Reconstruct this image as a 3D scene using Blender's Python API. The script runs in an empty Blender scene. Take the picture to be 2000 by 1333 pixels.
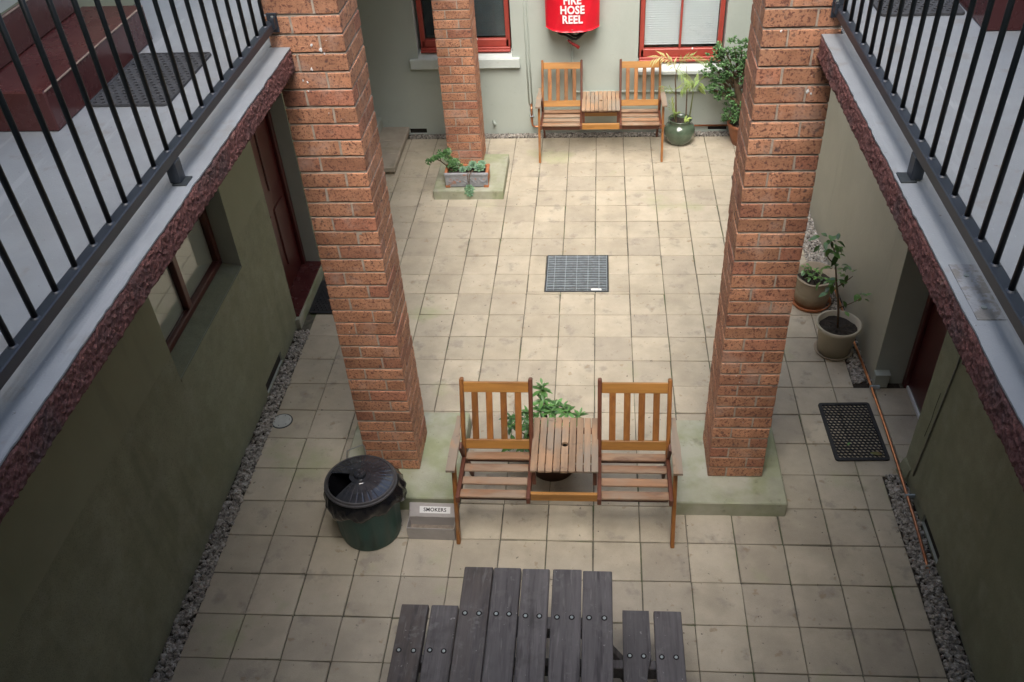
import bpy, bmesh, math, random
import numpy as np
from mathutils import Matrix, Vector, Euler

rnd = random.Random(7)
scene = bpy.context.scene
col = scene.collection

# ------------------------------------------------------------------ camera, light, exposure
cam_data = bpy.data.cameras.new("camera")
cam = bpy.data.objects.new("camera", cam_data)
col.objects.link(cam)
ROT = ((0.99802132, -0.00540883, 0.06264331), (0.0514352, 0.64326471, -0.76391422), (-0.03616435, 0.76562475, 0.6422701))
m4 = Matrix(ROT).to_4x4()
m4.translation = Vector((0.009462, -2.771658, 4.608765))
cam.matrix_world = m4
cam_data.sensor_width = 36.0
cam_data.lens = 31.6006
cam_data.shift_x = -53.617 / 2000
cam_data.shift_y = 35.708 / 2000
cam_data.clip_start = 0.05
cam_data.clip_end = 300
scene.camera = cam

SUN_EL, SUN_AZ = math.radians(60), math.radians(180)
world = bpy.data.worlds.new("World")
scene.world = world
world.use_nodes = True
wn = world.node_tree.nodes
bg = wn["Background"]
sky = wn.new("ShaderNodeTexSky")
sky.sky_type = 'NISHITA'
sky.sun_disc = False
sky.sun_elevation = SUN_EL
sky.sun_rotation = SUN_AZ
sky.air_density = 0.9
sky.dust_density = 4.0
sky.ozone_density = 1.0
world.node_tree.links.new(sky.outputs[0], bg.inputs[0])
bg.inputs[1].default_value = 0.15

sun_data = bpy.data.lights.new("sun", 'SUN')
sun_data.energy = 1.15
sun_data.angle = math.radians(44)
sun_data.color = (1.0, 0.985, 0.955)
sun = bpy.data.objects.new("sun", sun_data)
col.objects.link(sun)
sd = Vector((math.sin(SUN_AZ) * math.cos(SUN_EL), math.cos(SUN_AZ) * math.cos(SUN_EL), math.sin(SUN_EL)))
sun.rotation_euler = sd.to_track_quat('Z', 'Y').to_euler()

scene.view_settings.view_transform = 'Standard'
scene.view_settings.look = 'None'
scene.view_settings.gamma = 1.0
scene.view_settings.use_curve_mapping = False
scene.view_settings.exposure = 1.55
scene.render.engine = 'CYCLES'
scene.cycles.max_bounces = 8
scene.cycles.diffuse_bounces = 5

# ------------------------------------------------------------------ materials
def M(name, base, rough=0.7, var=0.12, scale=6.0, stretch=(1, 1, 1), bump=0.0, bscale=80.0, rand=0.0, layers=(), metal=0.0,
      spec=0.5, coat=0.0, tint=None, roughvar=0.0, local=False, alt=None, alt_from=0.72):
    """procedural material. layers: (noise scale, low, high, colour, strength, stretch) patches with a shape of their own."""
    m = bpy.data.materials.new(name)
    m.use_nodes = True
    nt = m.node_tree
    N, L = nt.nodes, nt.links
    bsdf = N["Principled BSDF"]
    if local:
        src = N.new("ShaderNodeTexCoord").outputs["Object"]
    else:
        src = N.new("ShaderNodeNewGeometry").outputs["Position"]

    def coords(st):
        if tuple(st) == (1, 1, 1):
            return src
        mp = N.new("ShaderNodeMapping")
        mp.inputs["Scale"].default_value = st
        L.new(src, mp.inputs["Vector"])
        return mp.outputs[0]

    def noise(sc, st=(1, 1, 1), detail=5.0, rough_=0.6):
        n = N.new("ShaderNodeTexNoise")
        n.inputs["Scale"].default_value = sc
        n.inputs["Detail"].default_value = detail
        n.inputs["Roughness"].default_value = rough_
        L.new(coords(st), n.inputs["Vector"])
        return n.outputs["Fac"]

    def rng(fac, a, b, c, d):
        r = N.new("ShaderNodeMapRange")
        r.inputs[1].default_value, r.inputs[2].default_value = a, b
        r.inputs[3].default_value, r.inputs[4].default_value = c, d
        L.new(fac, r.inputs[0])
        return r.outputs[0]

    def mix(fac, a, b, mode='MIX'):
        x = N.new("ShaderNodeMix")
        x.data_type = 'RGBA'
        x.blend_type = mode
        for sock, v in ((x.inputs[0], fac), (x.inputs[6], a), (x.inputs[7], b)):
            if hasattr(v, "links"):
                L.new(v, sock)
            elif isinstance(v, (int, float)):
                sock.default_value = v
            else:
                sock.default_value = (*v, 1)
        return x.outputs[2]

    c = base
    if tint:
        c = mix(rng(noise(scale * 0.45, stretch), 0.35, 0.65, 0, 1), base, tint)
    if alt:
        pick = N.new("ShaderNodeObjectInfo")
        frac = N.new("ShaderNodeMath")
        frac.operation = 'MULTIPLY'
        frac.inputs[1].default_value = 7.31
        L.new(pick.outputs["Random"], frac.inputs[0])
        fr2 = N.new("ShaderNodeMath")
        fr2.operation = 'FRACT'
        L.new(frac.outputs[0], fr2.inputs[0])
        c = mix(rng(fr2.outputs[0], alt_from, 1.0, 0, 1), c, alt)
    v = rng(noise(scale, stretch), 0.3, 0.7, 1 - var, 1 + var)
    if rand:
        oi = N.new("ShaderNodeObjectInfo")
        mm = N.new("ShaderNodeMath")
        mm.operation = 'MULTIPLY'
        L.new(v, mm.inputs[0])
        L.new(rng(oi.outputs["Random"], 0, 1, 1 - rand, 1 + rand), mm.inputs[1])
        v = mm.outputs[0]
    comb = N.new("ShaderNodeCombineColor")
    for i in range(3):
        L.new(v, comb.inputs[i])
    c = mix(1.0, c, comb.outputs[0], 'MULTIPLY')
    for ly in layers:
        sc, lo, hi, lc, st = ly[:5]
        sx = ly[5] if len(ly) > 5 else (1, 1, 1)
        c = mix(rng(noise(sc, sx, 4.0), lo, hi, 0, st), c, lc)
    L.new(c, bsdf.inputs["Base Color"])
    bsdf.inputs["Roughness"].default_value = rough
    if roughvar:
        L.new(rng(noise(scale * 2.3), 0.3, 0.7, max(0.02, rough - roughvar), min(1, rough + roughvar)), bsdf.inputs["Roughness"])
    bsdf.inputs["Metallic"].default_value = metal
    bsdf.inputs["Specular IOR Level"].default_value = spec
    bsdf.inputs["Coat Weight"].default_value = coat
    if bump:
        b = N.new("ShaderNodeBump")
        b.inputs["Strength"].default_value = min(1, bump)
        b.inputs["Distance"].default_value = 0.004
        L.new(noise(bscale, stretch, 4.0), b.inputs["Height"])
        L.new(b.outputs[0], bsdf.inputs["Normal"])
    return m

MT = {}
MT['tile'] = M('tile_concrete', (0.475, 0.425, 0.325), 0.85, 0.10, 7, bump=0.45, bscale=170, rand=0.10, tint=(0.445, 0.39, 0.29), alt=(0.40, 0.355, 0.275), alt_from=0.6,
               layers=((1.6, 0.50, 0.66, (0.31, 0.275, 0.21), 0.5), (0.55, 0.50, 0.66, (0.40, 0.355, 0.28), 0.35), (6.0, 0.575, 0.67, (0.25, 0.225, 0.19), 0.5), (26, 0.68, 0.705, (0.075, 0.07, 0.065), 0.8),
                       (12, 0.64, 0.69, (0.30, 0.215, 0.12), 0.5), (1.1, 0.60, 0.70, (0.34, 0.37, 0.19), 0.6), (300, 0.58, 0.68, (0.66, 0.61, 0.53), 0.35), (220, 0.60, 0.70, (0.27, 0.235, 0.185), 0.4)))
MT['bed'] = M('joint_sand', (0.13, 0.12, 0.09), 0.95, 0.45, 25, layers=((4, 0.50, 0.62, (0.08, 0.115, 0.04), 0.85), (9, 0.6, 0.68, (0.3, 0.28, 0.24), 0.6)))
MT['dirt'] = M('dark_soil', (0.035, 0.027, 0.02), 0.95, 0.5, 60, bump=0.9, bscale=90, layers=((70, 0.66, 0.7, (0.2, 0.16, 0.12), 0.7),))
MT['brick'] = M('speckled_brick', (0.50, 0.255, 0.148), 0.8, 0.2, 14, bump=0.8, bscale=130, rand=0.2, tint=(0.45, 0.21, 0.115), alt=(0.37, 0.155, 0.095),
                layers=((62, 0.545, 0.61, (0.14, 0.055, 0.04), 0.85), (120, 0.57, 0.65, (0.10, 0.042, 0.034), 0.7), (26, 0.61, 0.68, (0.075, 0.05, 0.052), 0.75), (5, 0.56, 0.70, (0.50, 0.345, 0.275), 0.55),
                        (36, 0.715, 0.73, (0.74, 0.70, 0.68), 0.9)))
MT['mortar'] = M('pale_mortar', (0.40, 0.335, 0.27), 0.95, 0.2, 30, bump=0.6, bscale=140)
MT['plinth'] = M('algae_concrete', (0.37, 0.37, 0.285), 0.85, 0.12, 7, bump=0.5, bscale=110, tint=(0.31, 0.335, 0.22),
                 layers=((3.2, 0.46, 0.62, (0.25, 0.285, 0.145), 0.6), (2.1, 0.52, 0.65, (0.45, 0.45, 0.385), 0.65), (8, 0.60, 0.70, (0.14, 0.145, 0.09), 0.5), (30, 0.68, 0.72, (0.10, 0.10, 0.07), 0.5)))
MT['far_render'] = M('sage_painted_render', (0.435, 0.485, 0.435), 0.6, 0.05, 3, bump=0.4, bscale=22, layers=((1.5, 0.50, 0.66, (0.385, 0.43, 0.38), 0.5), (12, 0.66, 0.72, (0.31, 0.34, 0.29), 0.35)))
MT['smooth_render'] = M('smooth_olive_paint', (0.252, 0.264, 0.178), 0.8, 0.06, 2.2, bump=0.2, bscale=30, layers=((1.2, 0.48, 0.64, (0.228, 0.24, 0.152), 0.6), (5, 0.56, 0.68, (0.19, 0.198, 0.14), 0.4, (1, 1, 0.15))))
MT['pale_render'] = M('pale_side_render', (0.37, 0.37, 0.305), 0.6, 0.06, 2.2, bump=0.3, bscale=30, layers=((1.2, 0.48, 0.64, (0.33, 0.33, 0.27), 0.6), (5, 0.58, 0.70, (0.28, 0.28, 0.23), 0.4, (1, 1, 0.15))))
MT['rough_render'] = M('rough_olive_render', (0.265, 0.277, 0.188), 0.9, 0.12, 9, bump=1.0, bscale=230, layers=((1.6, 0.46, 0.62, (0.215, 0.228, 0.142), 0.6), (5, 0.54, 0.68, (0.178, 0.188, 0.118), 0.55, (1, 1, 0.15)), (5, 0.54, 0.68, (0.32, 0.33, 0.25), 0.4), (130, 0.54, 0.64, (0.115, 0.12, 0.085), 0.45)))
MT['trim_paint'] = M('pale_green_trim', (0.56, 0.62, 0.585), 0.4, 0.06, 6, bump=0.1, layers=((9, 0.58, 0.70, (0.44, 0.47, 0.42), 0.5),))
MT['reveal'] = M('grey_green_trim', (0.36, 0.39, 0.34), 0.5, 0.05, 6)
MT['slab'] = M('grey_blue_deck_paint', (0.315, 0.340, 0.360), 0.6, 0.05, 4, bump=0.3, bscale=160, tint=(0.275, 0.298, 0.318),
               layers=((3, 0.50, 0.66, (0.26, 0.275, 0.285), 0.5), (9, 0.60, 0.68, (0.25, 0.24, 0.215), 0.5), (45, 0.69, 0.72, (0.13, 0.11, 0.09), 0.7), (70, 0.70, 0.72, (0.55, 0.56, 0.56), 0.6), (14, 0.60, 0.66, (0.40, 0.42, 0.44), 0.5, (1, 0.1, 1))))
MT['soffit'] = M('soffit_paint', (0.45, 0.45, 0.40), 0.8)
MT['fascia'] = M('maroon_roughcast', (0.165, 0.068, 0.060), 0.9, 0.3, 40, bump=1.0, bscale=260, layers=((5, 0.52, 0.64, (0.085, 0.062, 0.060), 0.65), (130, 0.57, 0.66, (0.28, 0.15, 0.135), 0.5), (170, 0.57, 0.66, (0.07, 0.038, 0.036), 0.55), (8, 0.62, 0.70, (0.33, 0.22, 0.18), 0.35)))
MT['maroon'] = M('maroon_gloss_paint', (0.078, 0.020, 0.020), 0.25, 0.12, 4, bump=0.08, bscale=14, roughvar=0.08, layers=((70, 0.685, 0.71, (0.42, 0.33, 0.28), 0.6), (3, 0.50, 0.66, (0.115, 0.040, 0.036), 0.6)))
MT['nosing'] = M('worn_step_edge', (0.34, 0.25, 0.19), 0.7, 0.3, 20, bump=0.3)
MT['door'] = M('maroon_door', (0.075, 0.013, 0.012), 0.3, 0.1, 5, bump=0.1, bscale=40)
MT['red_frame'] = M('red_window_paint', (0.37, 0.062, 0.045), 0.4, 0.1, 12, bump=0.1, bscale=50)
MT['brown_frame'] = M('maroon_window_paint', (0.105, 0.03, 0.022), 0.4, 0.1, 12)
MT['rail'] = M('charcoal_powder_coat', (0.034, 0.042, 0.055), 0.42, 0.12, 8, spec=0.5, layers=((30, 0.74, 0.8, (0.13, 0.14, 0.15), 0.4),))
MT['bar'] = M('black_green_bar', (0.007, 0.010, 0.012), 0.42, 0.1, 8, spec=0.35)
MT['rubber'] = M('black_rubber', (0.022, 0.023, 0.025), 0.7, 0.2, 20, layers=((40, 0.68, 0.76, (0.10, 0.095, 0.085), 0.5),))
MT['mat_grey'] = M('dusty_rubber', (0.055, 0.058, 0.064), 0.8, 0.25, 25, layers=((30, 0.6, 0.75, (0.11, 0.11, 0.105), 0.5),))
MT['steel'] = M('galvanised_steel', (0.38, 0.44, 0.48), 0.5, 0.2, 22, metal=0.35, layers=((18, 0.56, 0.66, (0.25, 0.25, 0.24), 0.5),))
MT['dark_steel'] = M('dark_cast_frame', (0.055, 0.065, 0.07), 0.6, 0.2, 20, metal=0.4)
MT['copper'] = M('copper_pipe', (0.72, 0.30, 0.155), 0.28, 0.2, 18, metal=1.0, layers=((12, 0.58, 0.72, (0.25, 0.11, 0.07), 0.7),))
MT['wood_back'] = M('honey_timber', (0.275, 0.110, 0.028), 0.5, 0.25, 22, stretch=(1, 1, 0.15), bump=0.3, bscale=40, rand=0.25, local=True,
                    layers=((9, 0.54, 0.66, (0.15, 0.052, 0.017), 0.65, (1, 1, 0.2)), (4, 0.60, 0.70, (0.20, 0.155, 0.10), 0.45), (12, 0.56, 0.70, (0.38, 0.175, 0.045), 0.6, (1, 1, 0.2))))
MT['wood_rail'] = M('amber_timber_rail', (0.36, 0.170, 0.040), 0.48, 0.22, 22, stretch=(0.12, 1, 1), bump=0.3, bscale=60, rand=0.18, local=True, layers=((9, 0.55, 0.68, (0.19, 0.078, 0.025), 0.6, (0.2, 1, 1)), (5, 0.62, 0.72, (0.20, 0.16, 0.11), 0.45)))
MT['wood_seat'] = M('worn_reddish_slats', (0.275, 0.150, 0.078), 0.62, 0.25, 30, stretch=(0.1, 1, 1), bump=0.4, bscale=70, rand=0.2, local=True,
                    layers=((5, 0.44, 0.58, (0.33, 0.25, 0.175), 0.75, (0.35, 1, 1)), (7, 0.54, 0.64, (0.11, 0.055, 0.036), 0.65, (0.3, 1, 1)), (6, 0.62, 0.70, (0.36, 0.165, 0.07), 0.6)))
MT['wood_table'] = M('greyed_table_slats', (0.32, 0.215, 0.135), 0.72, 0.25, 30, stretch=(1, 0.1, 1), bump=0.45, bscale=70, rand=0.16, local=True,
                     layers=((5, 0.46, 0.58, (0.275, 0.235, 0.185), 0.8, (1, 0.35, 1)), (4, 0.52, 0.64, (0.44, 0.26, 0.145), 0.7), (10, 0.60, 0.68, (0.13, 0.095, 0.07), 0.6)))
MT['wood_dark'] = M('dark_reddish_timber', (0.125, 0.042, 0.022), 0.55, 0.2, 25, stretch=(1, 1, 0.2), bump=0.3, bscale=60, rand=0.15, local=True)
MT['picnic'] = M('weathered_grey_hardwood', (0.112, 0.104, 0.105), 0.75, 0.25, 48, stretch=(1, 0.06, 1), bump=1.0, bscale=85, rand=0.2, alt=(0.105, 0.088, 0.078),
                 layers=((24, 0.54, 0.64, (0.045, 0.040, 0.042), 0.8, (1, 0.07, 1)), (3.0, 0.50, 0.64, (0.135, 0.127, 0.126), 0.55, (1, 0.5, 1)), (40, 0.685, 0.71, (0.40, 0.39, 0.38), 0.7), (9, 0.63, 0.69, (0.19, 0.185, 0.18), 0.6),
                         (55, 0.60, 0.68, (0.20, 0.19, 0.185), 0.5, (1, 0.1, 1)), (5, 0.58, 0.70, (0.05, 0.048, 0.042), 0.5), (14, 0.56, 0.66, (0.16, 0.15, 0.148), 0.35)))
MT['bolt'] = M('zinc_bolt', (0.36, 0.40, 0.385), 0.45, 0.3, 60, metal=0.5)
MT['hole'] = M('bolt_recess_shade', (0.012, 0.011, 0.011), 0.9)
MT['bin_green'] = M('dark_green_plastic', (0.024, 0.082, 0.070), 0.45, 0.2, 7, stretch=(1, 1, 0.4), layers=((20, 0.66, 0.74, (0.07, 0.10, 0.09), 0.4, (1, 1, 0.3)), (6, 0.6, 0.75, (0.035, 0.055, 0.05), 0.6)))
MT['bin_lid'] = M('black_lid_plastic', (0.024, 0.027, 0.034), 0.20, 0.25, 14, roughvar=0.07, coat=0.5, layers=((40, 0.62, 0.69, (0.11, 0.115, 0.125), 0.6), (6, 0.52, 0.66, (0.055, 0.058, 0.066), 0.6)))
MT['bin_rim'] = M('scuffed_lid_rim', (0.060, 0.058, 0.060), 0.5, 0.3, 20)
MT['liner'] = M('black_liner_film', (0.010, 0.010, 0.012), 0.10, 0.2, 10, bump=0.9, bscale=26, spec=0.6)
MT['box'] = M('grey_painted_metal', (0.40, 0.375, 0.355), 0.5, 0.08, 14, layers=((12, 0.62, 0.76, (0.26, 0.23, 0.20), 0.5),))
MT['ash'] = M('ash_and_sand', (0.22, 0.185, 0.145), 0.95, 0.3, 30, bump=0.6, layers=((9, 0.55, 0.72, (0.10, 0.08, 0.065), 0.7),))
MT['white'] = M('white_label', (0.80, 0.80, 0.78), 0.5, 0.03)
MT['print'] = M('black_print', (0.02, 0.02, 0.02), 0.6)
MT['red_cover'] = M('red_vinyl', (0.68, 0.012, 0.028), 0.33, 0.07, 5, bump=0.35, bscale=9, spec=0.5)
MT['white_print'] = M('white_print', (0.85, 0.83, 0.83), 0.5, 0.02)
MT['hose'] = M('black_hose', (0.015, 0.015, 0.016), 0.5)
MT['nozzle'] = M('red_nozzle', (0.32, 0.02, 0.02), 0.4)
MT['conduit'] = M('painted_conduit', (0.38, 0.43, 0.38), 0.5, 0.05)
MT['terracotta'] = M('terracotta', (0.42, 0.15, 0.062), 0.8, 0.15, 12, bump=0.3, layers=((8, 0.6, 0.75, (0.25, 0.13, 0.08), 0.5),))
MT['dark_terracotta'] = M('brown_terracotta', (0.26, 0.095, 0.042), 0.6, 0.2, 10, layers=((7, 0.55, 0.72, (0.13, 0.055, 0.03), 0.6),))
MT['patina'] = M('blue_grey_patina', (0.30, 0.31, 0.325), 0.8, 0.2, 25, bump=0.5, layers=((16, 0.58, 0.68, (0.42, 0.16, 0.075), 0.8), (40, 0.6, 0.72, (0.15, 0.14, 0.13), 0.6)))
MT['glaze'] = M('green_glaze', (0.062, 0.098, 0.062), 0.16, 0.3, 9, coat=0.6, tint=(0.095, 0.125, 0.085))
MT['cream_pot'] = M('beige_plastic_pot', (0.47, 0.42, 0.315), 0.55, 0.06, 8, layers=((9, 0.62, 0.76, (0.36, 0.31, 0.22), 0.4),))
MT['stone_pot'] = M('pale_stone_pot', (0.36, 0.30, 0.215), 0.8, 0.12, 9, bump=0.3, layers=((5, 0.52, 0.7, (0.22, 0.19, 0.12), 0.7, (1, 1, 2)),))
MT['brown_pot'] = M('dark_brown_pot', (0.085, 0.034, 0.018), 0.6, 0.2, 10)
MT['shrub_leaf'] = M('shrub_leaf', (0.078, 0.19, 0.048), 0.34, 0.18, 30, rand=0.45, local=True, tint=(0.10, 0.235, 0.06))
MT['ficus_leaf'] = M('dark_ficus_leaf', (0.078, 0.175, 0.044), 0.28, 0.2, 30, rand=0.5, local=True, tint=(0.14, 0.26, 0.055))
MT['jade_leaf'] = M('jade_leaf', (0.075, 0.175, 0.060), 0.25, 0.6, 40, tint=(0.14, 0.27, 0.10))
MT['palm_leaf'] = M('pale_palm_leaf', (0.27, 0.33, 0.085), 0.4, 0.15, 20, rand=0.3, tint=(0.20, 0.32, 0.08))
MT['dry_palm'] = M('yellowed_palm_leaf', (0.46, 0.40, 0.16), 0.5, 0.15, 20, tint=(0.36, 0.36, 0.13))
MT['succulent'] = M('blue_green_succulent', (0.12, 0.235, 0.155), 0.4, 0.3, 40, tint=(0.16, 0.28, 0.14))
MT['stem'] = M('brown_stem', (0.13, 0.085, 0.05), 0.8, 0.25, 30)
MT['green_stem'] = M('green_cane', (0.17, 0.20, 0.075), 0.5, 0.3, 20, layers=((9, 0.55, 0.7, (0.09, 0.05, 0.035), 0.8),))
MT['pebble'] = M('grey_pebble', (0.27, 0.25, 0.22), 0.75, 0.7, 38, tint=(0.36, 0.33, 0.28), layers=((38, 0.54, 0.62, (0.46, 0.45, 0.42), 0.85), (33, 0.55, 0.62, (0.05, 0.048, 0.045), 0.75), (45, 0.62, 0.68, (0.25, 0.13, 0.075), 0.6)))
MT['cover_plate'] = M('pale_drain_plate', (0.47, 0.49, 0.46), 0.6, 0.1, 20)
MT['void_shade'] = M('cavity_shade', (0.02, 0.018, 0.014), 0.9)  # near-black, stands for the shade inside small openings
MT['stone'] = M('sandstone_step', (0.36, 0.315, 0.25), 0.85, 0.14, 6, bump=0.4, bscale=90, layers=((4, 0.55, 0.72, (0.19, 0.18, 0.12), 0.7),))
MT['dark_blind'] = M('dark_blind_slat', (0.10, 0.125, 0.135), 0.4)
MT['white_blind'] = M('white_blind_slat', (0.90, 0.91, 0.91), 0.45, 0.02)
MT['pale_blind'] = M('pale_cream_blind', (0.62, 0.59, 0.50), 0.7, 0.04)
MT['room'] = M('dim_room', (0.10, 0.10, 0.10), 0.9)
MT['debris'] = M('dry_crumbs', (0.10, 0.085, 0.065), 0.9, 0.6, 20)
MT['butt'] = M('cigarette_paper', (0.75, 0.42, 0.16), 0.8)
MT['wire'] = M('wire_handle', (0.45, 0.46, 0.47), 0.4, metal=0.8)
MT['dry_leaf'] = M('fallen_leaf', (0.13, 0.16, 0.045), 0.6, 0.3, 50, tint=(0.17, 0.11, 0.05))
MT['ground'] = M('ground_earth', (0.10, 0.085, 0.07), 0.95)
MT['cable'] = M('grey_cable', (0.17, 0.175, 0.15), 0.6)
MT['seal'] = M('white_door_seal', (0.72, 0.74, 0.74), 0.4)
MT['unseen_roof'] = M('roof_sheet', (0.22, 0.22, 0.23), 0.6)

def glass_mat():
    m = bpy.data.materials.new('window_glass')
    m.use_nodes = True
    N, L = m.node_tree.nodes, m.node_tree.links
    out = N["Material Output"]
    N.remove(N["Principled BSDF"])
    tr = N.new("ShaderNodeBsdfTransparent")
    tr.inputs[0].default_value = (0.90, 0.93, 0.93, 1)
    gl = N.new("ShaderNodeBsdfGlossy")
    gl.inputs["Roughness"].default_value = 0.015
    fr = N.new("ShaderNodeLayerWeight")
    fr.inputs["Blend"].default_value = 0.5
    pw = N.new("ShaderNodeMath")
    pw.operation = 'POWER'
    pw.inputs[1].default_value = 3.0
    L.new(fr.outputs["Facing"], pw.inputs[0])
    mm = N.new("ShaderNodeMath")
    mm.operation = 'MULTIPLY_ADD'
    mm.inputs[1].default_value = 0.75
    mm.inputs[2].default_value = 0.045
    mm.use_clamp = True
    L.new(pw.outputs[0], mm.inputs[0])
    mx = N.new("ShaderNodeMixShader")
    L.new(mm.outputs[0], mx.inputs[0])
    L.new(tr.outputs[0], mx.inputs[1])
    L.new(gl.outputs[0], mx.inputs[2])
    L.new(mx.outputs[0], out.inputs[0])
    return m
MT['glass'] = glass_mat()

# ------------------------------------------------------------------ mesh helpers
LOC = {}

class MB:
    def __init__(self):
        self.v, self.f, self.mi = [], [], []
        self.cur = 0

    def add(self, vs, fs, xf=None):
        o = len(self.v)
        self.v += [tuple(xf @ Vector(p)) if xf else tuple(p) for p in vs]
        self.f += [tuple(i + o for i in f) for f in fs]
        self.mi += [self.cur] * len(fs)
        return self

    def box(self, x0, x1, y0, y1, z0, z1, bev=0.0, xf=None):
        c = ((x0 + x1) / 2, (y0 + y1) / 2, (z0 + z1) / 2)
        h = (abs(x1 - x0) / 2, abs(y1 - y0) / 2, abs(z1 - z0) / 2)
        if bev <= 0:
            vs = [(c[0] + sx * h[0], c[1] + sy * h[1], c[2] + sz * h[2]) for sx in (-1, 1) for sy in (-1, 1) for sz in (-1, 1)]
            fs = [(0, 1, 3, 2), (4, 6, 7, 5), (0, 4, 5, 1), (2, 3, 7, 6), (0, 2, 6, 4), (1, 5, 7, 3)]
            return self.add(vs, fs, xf)
        b = min(bev, min(h) * 0.9)
        vs, idx = [], {}
        for sx in (-1, 1):
            for sy in (-1, 1):
                for sz in (-1, 1):
                    for a in range(3):
                        p = [c[k] + (sx, sy, sz)[k] * (h[k] - (0 if k == a else b)) for k in range(3)]
                        idx[(sx, sy, sz, a)] = len(vs)
                        vs.append(p)
        fs = []
        I = lambda s, a: idx[(s[0], s[1], s[2], a)]
        for a in range(3):
            u, w = [k for k in range(3) if k != a]
            for s in (-1, 1):
                q = []
                for su, sw in ((-1, -1), (1, -1), (1, 1), (-1, 1)):
                    t = [0, 0, 0]
                    t[a], t[u], t[w] = s, su, sw
                    q.append(I(t, a))
                fs.append(tuple(q))
            for su in (-1, 1):
                for sw in (-1, 1):
                    t0, t1 = [0, 0, 0], [0, 0, 0]
                    t0[u] = t1[u] = su
                    t0[w] = t1[w] = sw
                    t0[a], t1[a] = -1, 1
                    fs.append((I(t0, u), I(t1, u), I(t1, w), I(t0, w)))
        for sx in (-1, 1):
            for sy in (-1, 1):
                for sz in (-1, 1):
                    fs.append(tuple(I((sx, sy, sz), a) for a in range(3)))
        return self.add(vs, fs, xf)

    def beam(self, p, q, w, h, side=(1, 0, 0), bev=0.003):
        """bar from p to q; w is measured along side."""
        p, q = Vector(p), Vector(q)
        d = q - p
        z = d.normalized()
        x = (Vector(side) - z * Vector(side).dot(z)).normalized()
        y = z.cross(x)
        xf = Matrix(((x.x, y.x, z.x, p.x), (x.y, y.y, z.y, p.y), (x.z, y.z, z.z, p.z), (0, 0, 0, 1)))
        return self.box(-w / 2, w / 2, -h / 2, h / 2, 0, d.length, bev, xf)

    def tube(self, pts, r, n=8, cap=True):
        pts = [Vector(p) for p in pts]
        rs = r if hasattr(r, '__len__') else [r] * len(pts)
        vs, fs = [], []
        ref = None
        for i, p in enumerate(pts):
            t = (pts[min(i + 1, len(pts) - 1)] - pts[max(i - 1, 0)]).normalized()
            if ref is None:
                ref = Vector((0, 0, 1)) if abs(t.z) < 0.9 else Vector((1, 0, 0))
            x = (ref - t * ref.dot(t)).normalized()
            ref = x
            y = t.cross(x)
            for k in range(n):
                a = 2 * math.pi * k / n
                vs.append(p + (x * math.cos(a) + y * math.sin(a)) * rs[i])
        for i in range(len(pts) - 1):
            for k in range(n):
                fs.append((i * n + k, i * n + (k + 1) % n, (i + 1) * n + (k + 1) % n, (i + 1) * n + k))
        if cap:
            fs.append(tuple(range(n))[::-1])
            fs.append(tuple((len(pts) - 1) * n + k for k in range(n)))
        return self.add(vs, fs)

    def lathe(self, prof, c=(0, 0, 0), n=32, a0=0.0, a1=2 * math.pi, wob=None):
        full = abs(a1 - a0 - 2 * math.pi) < 1e-6
        m = n if full else n + 1
        vs, fs = [], []
        for i, (r, z) in enumerate(prof):
            for k in range(m):
                a = a0 + (a1 - a0) * k / n
                rr, zz = (r, z) if wob is None else wob(r, z, a, i)
                vs.append((c[0] + rr * math.cos(a), c[1] + rr * math.sin(a), c[2] + zz))
        for i in range(len(prof) - 1):
            for k in range(n):
                k2 = (k + 1) % m
                fs.append((i * m + k, i * m + k2, (i + 1) * m + k2, (i + 1) * m + k))
        return self.add(vs, fs)

    def prism(self, poly, z0, z1):
        n = len(poly)
        vs = [(x, y, z0) for x, y in poly] + [(x, y, z1) for x, y in poly]
        fs = [tuple(range(n))[::-1], tuple(range(n, 2 * n))] + [(i, (i + 1) % n, n + (i + 1) % n, n + i) for i in range(n)]
        return self.add(vs, fs)

    def quad(self, a, b, c, d):
        return self.add([a, b, c, d], [(0, 1, 2, 3)])

    def mesh(self, name, mats, smooth=False, off=(0, 0, 0), fixn=True):
        me = bpy.data.meshes.new(name)
        o = Vector(off)
        me.from_pydata([tuple(Vector(p) - o) for p in self.v], [], self.f)
        if not isinstance(mats, (list, tuple)):
            mats = [mats]
        for m in mats:
            me.materials.append(MT[m])
        if len(mats) > 1:
            me.polygons.foreach_set("material_index", self.mi)
        if fixn:
            bm = bmesh.new()
            bm.from_mesh(me)
            bmesh.ops.recalc_face_normals(bm, faces=bm.faces)
            bm.to_mesh(me)
            bm.free()
        if smooth:
            me.polygons.foreach_set("use_smooth", [True] * len(me.polygons))
        me.update()
        return me

    def build(self, name, mats, parent=None, smooth=False, fixn=True):
        off = LOC.get(parent.name, (0, 0, 0)) if parent else (0, 0, 0)
        o = bpy.data.objects.new(name, self.mesh(name, mats, smooth, off, fixn))
        col.objects.link(o)
        if parent:
            o.parent = parent
            LOC[o.name] = off
        return o

def thing(name, label, cat, loc=(0, 0, 0), group=None, kind=None):
    o = bpy.data.objects.new(name, None)
    o.empty_display_size = 0.1
    o.location = loc
    col.objects.link(o)
    LOC[o.name] = tuple(loc)
    return tag(o, label, cat, group, kind)

def tag(o, label=None, cat=None, group=None, kind=None):
    if label: o['label'] = label
    if cat: o['category'] = cat
    if group: o['group'] = group
    if kind: o['kind'] = kind
    return o

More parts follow.
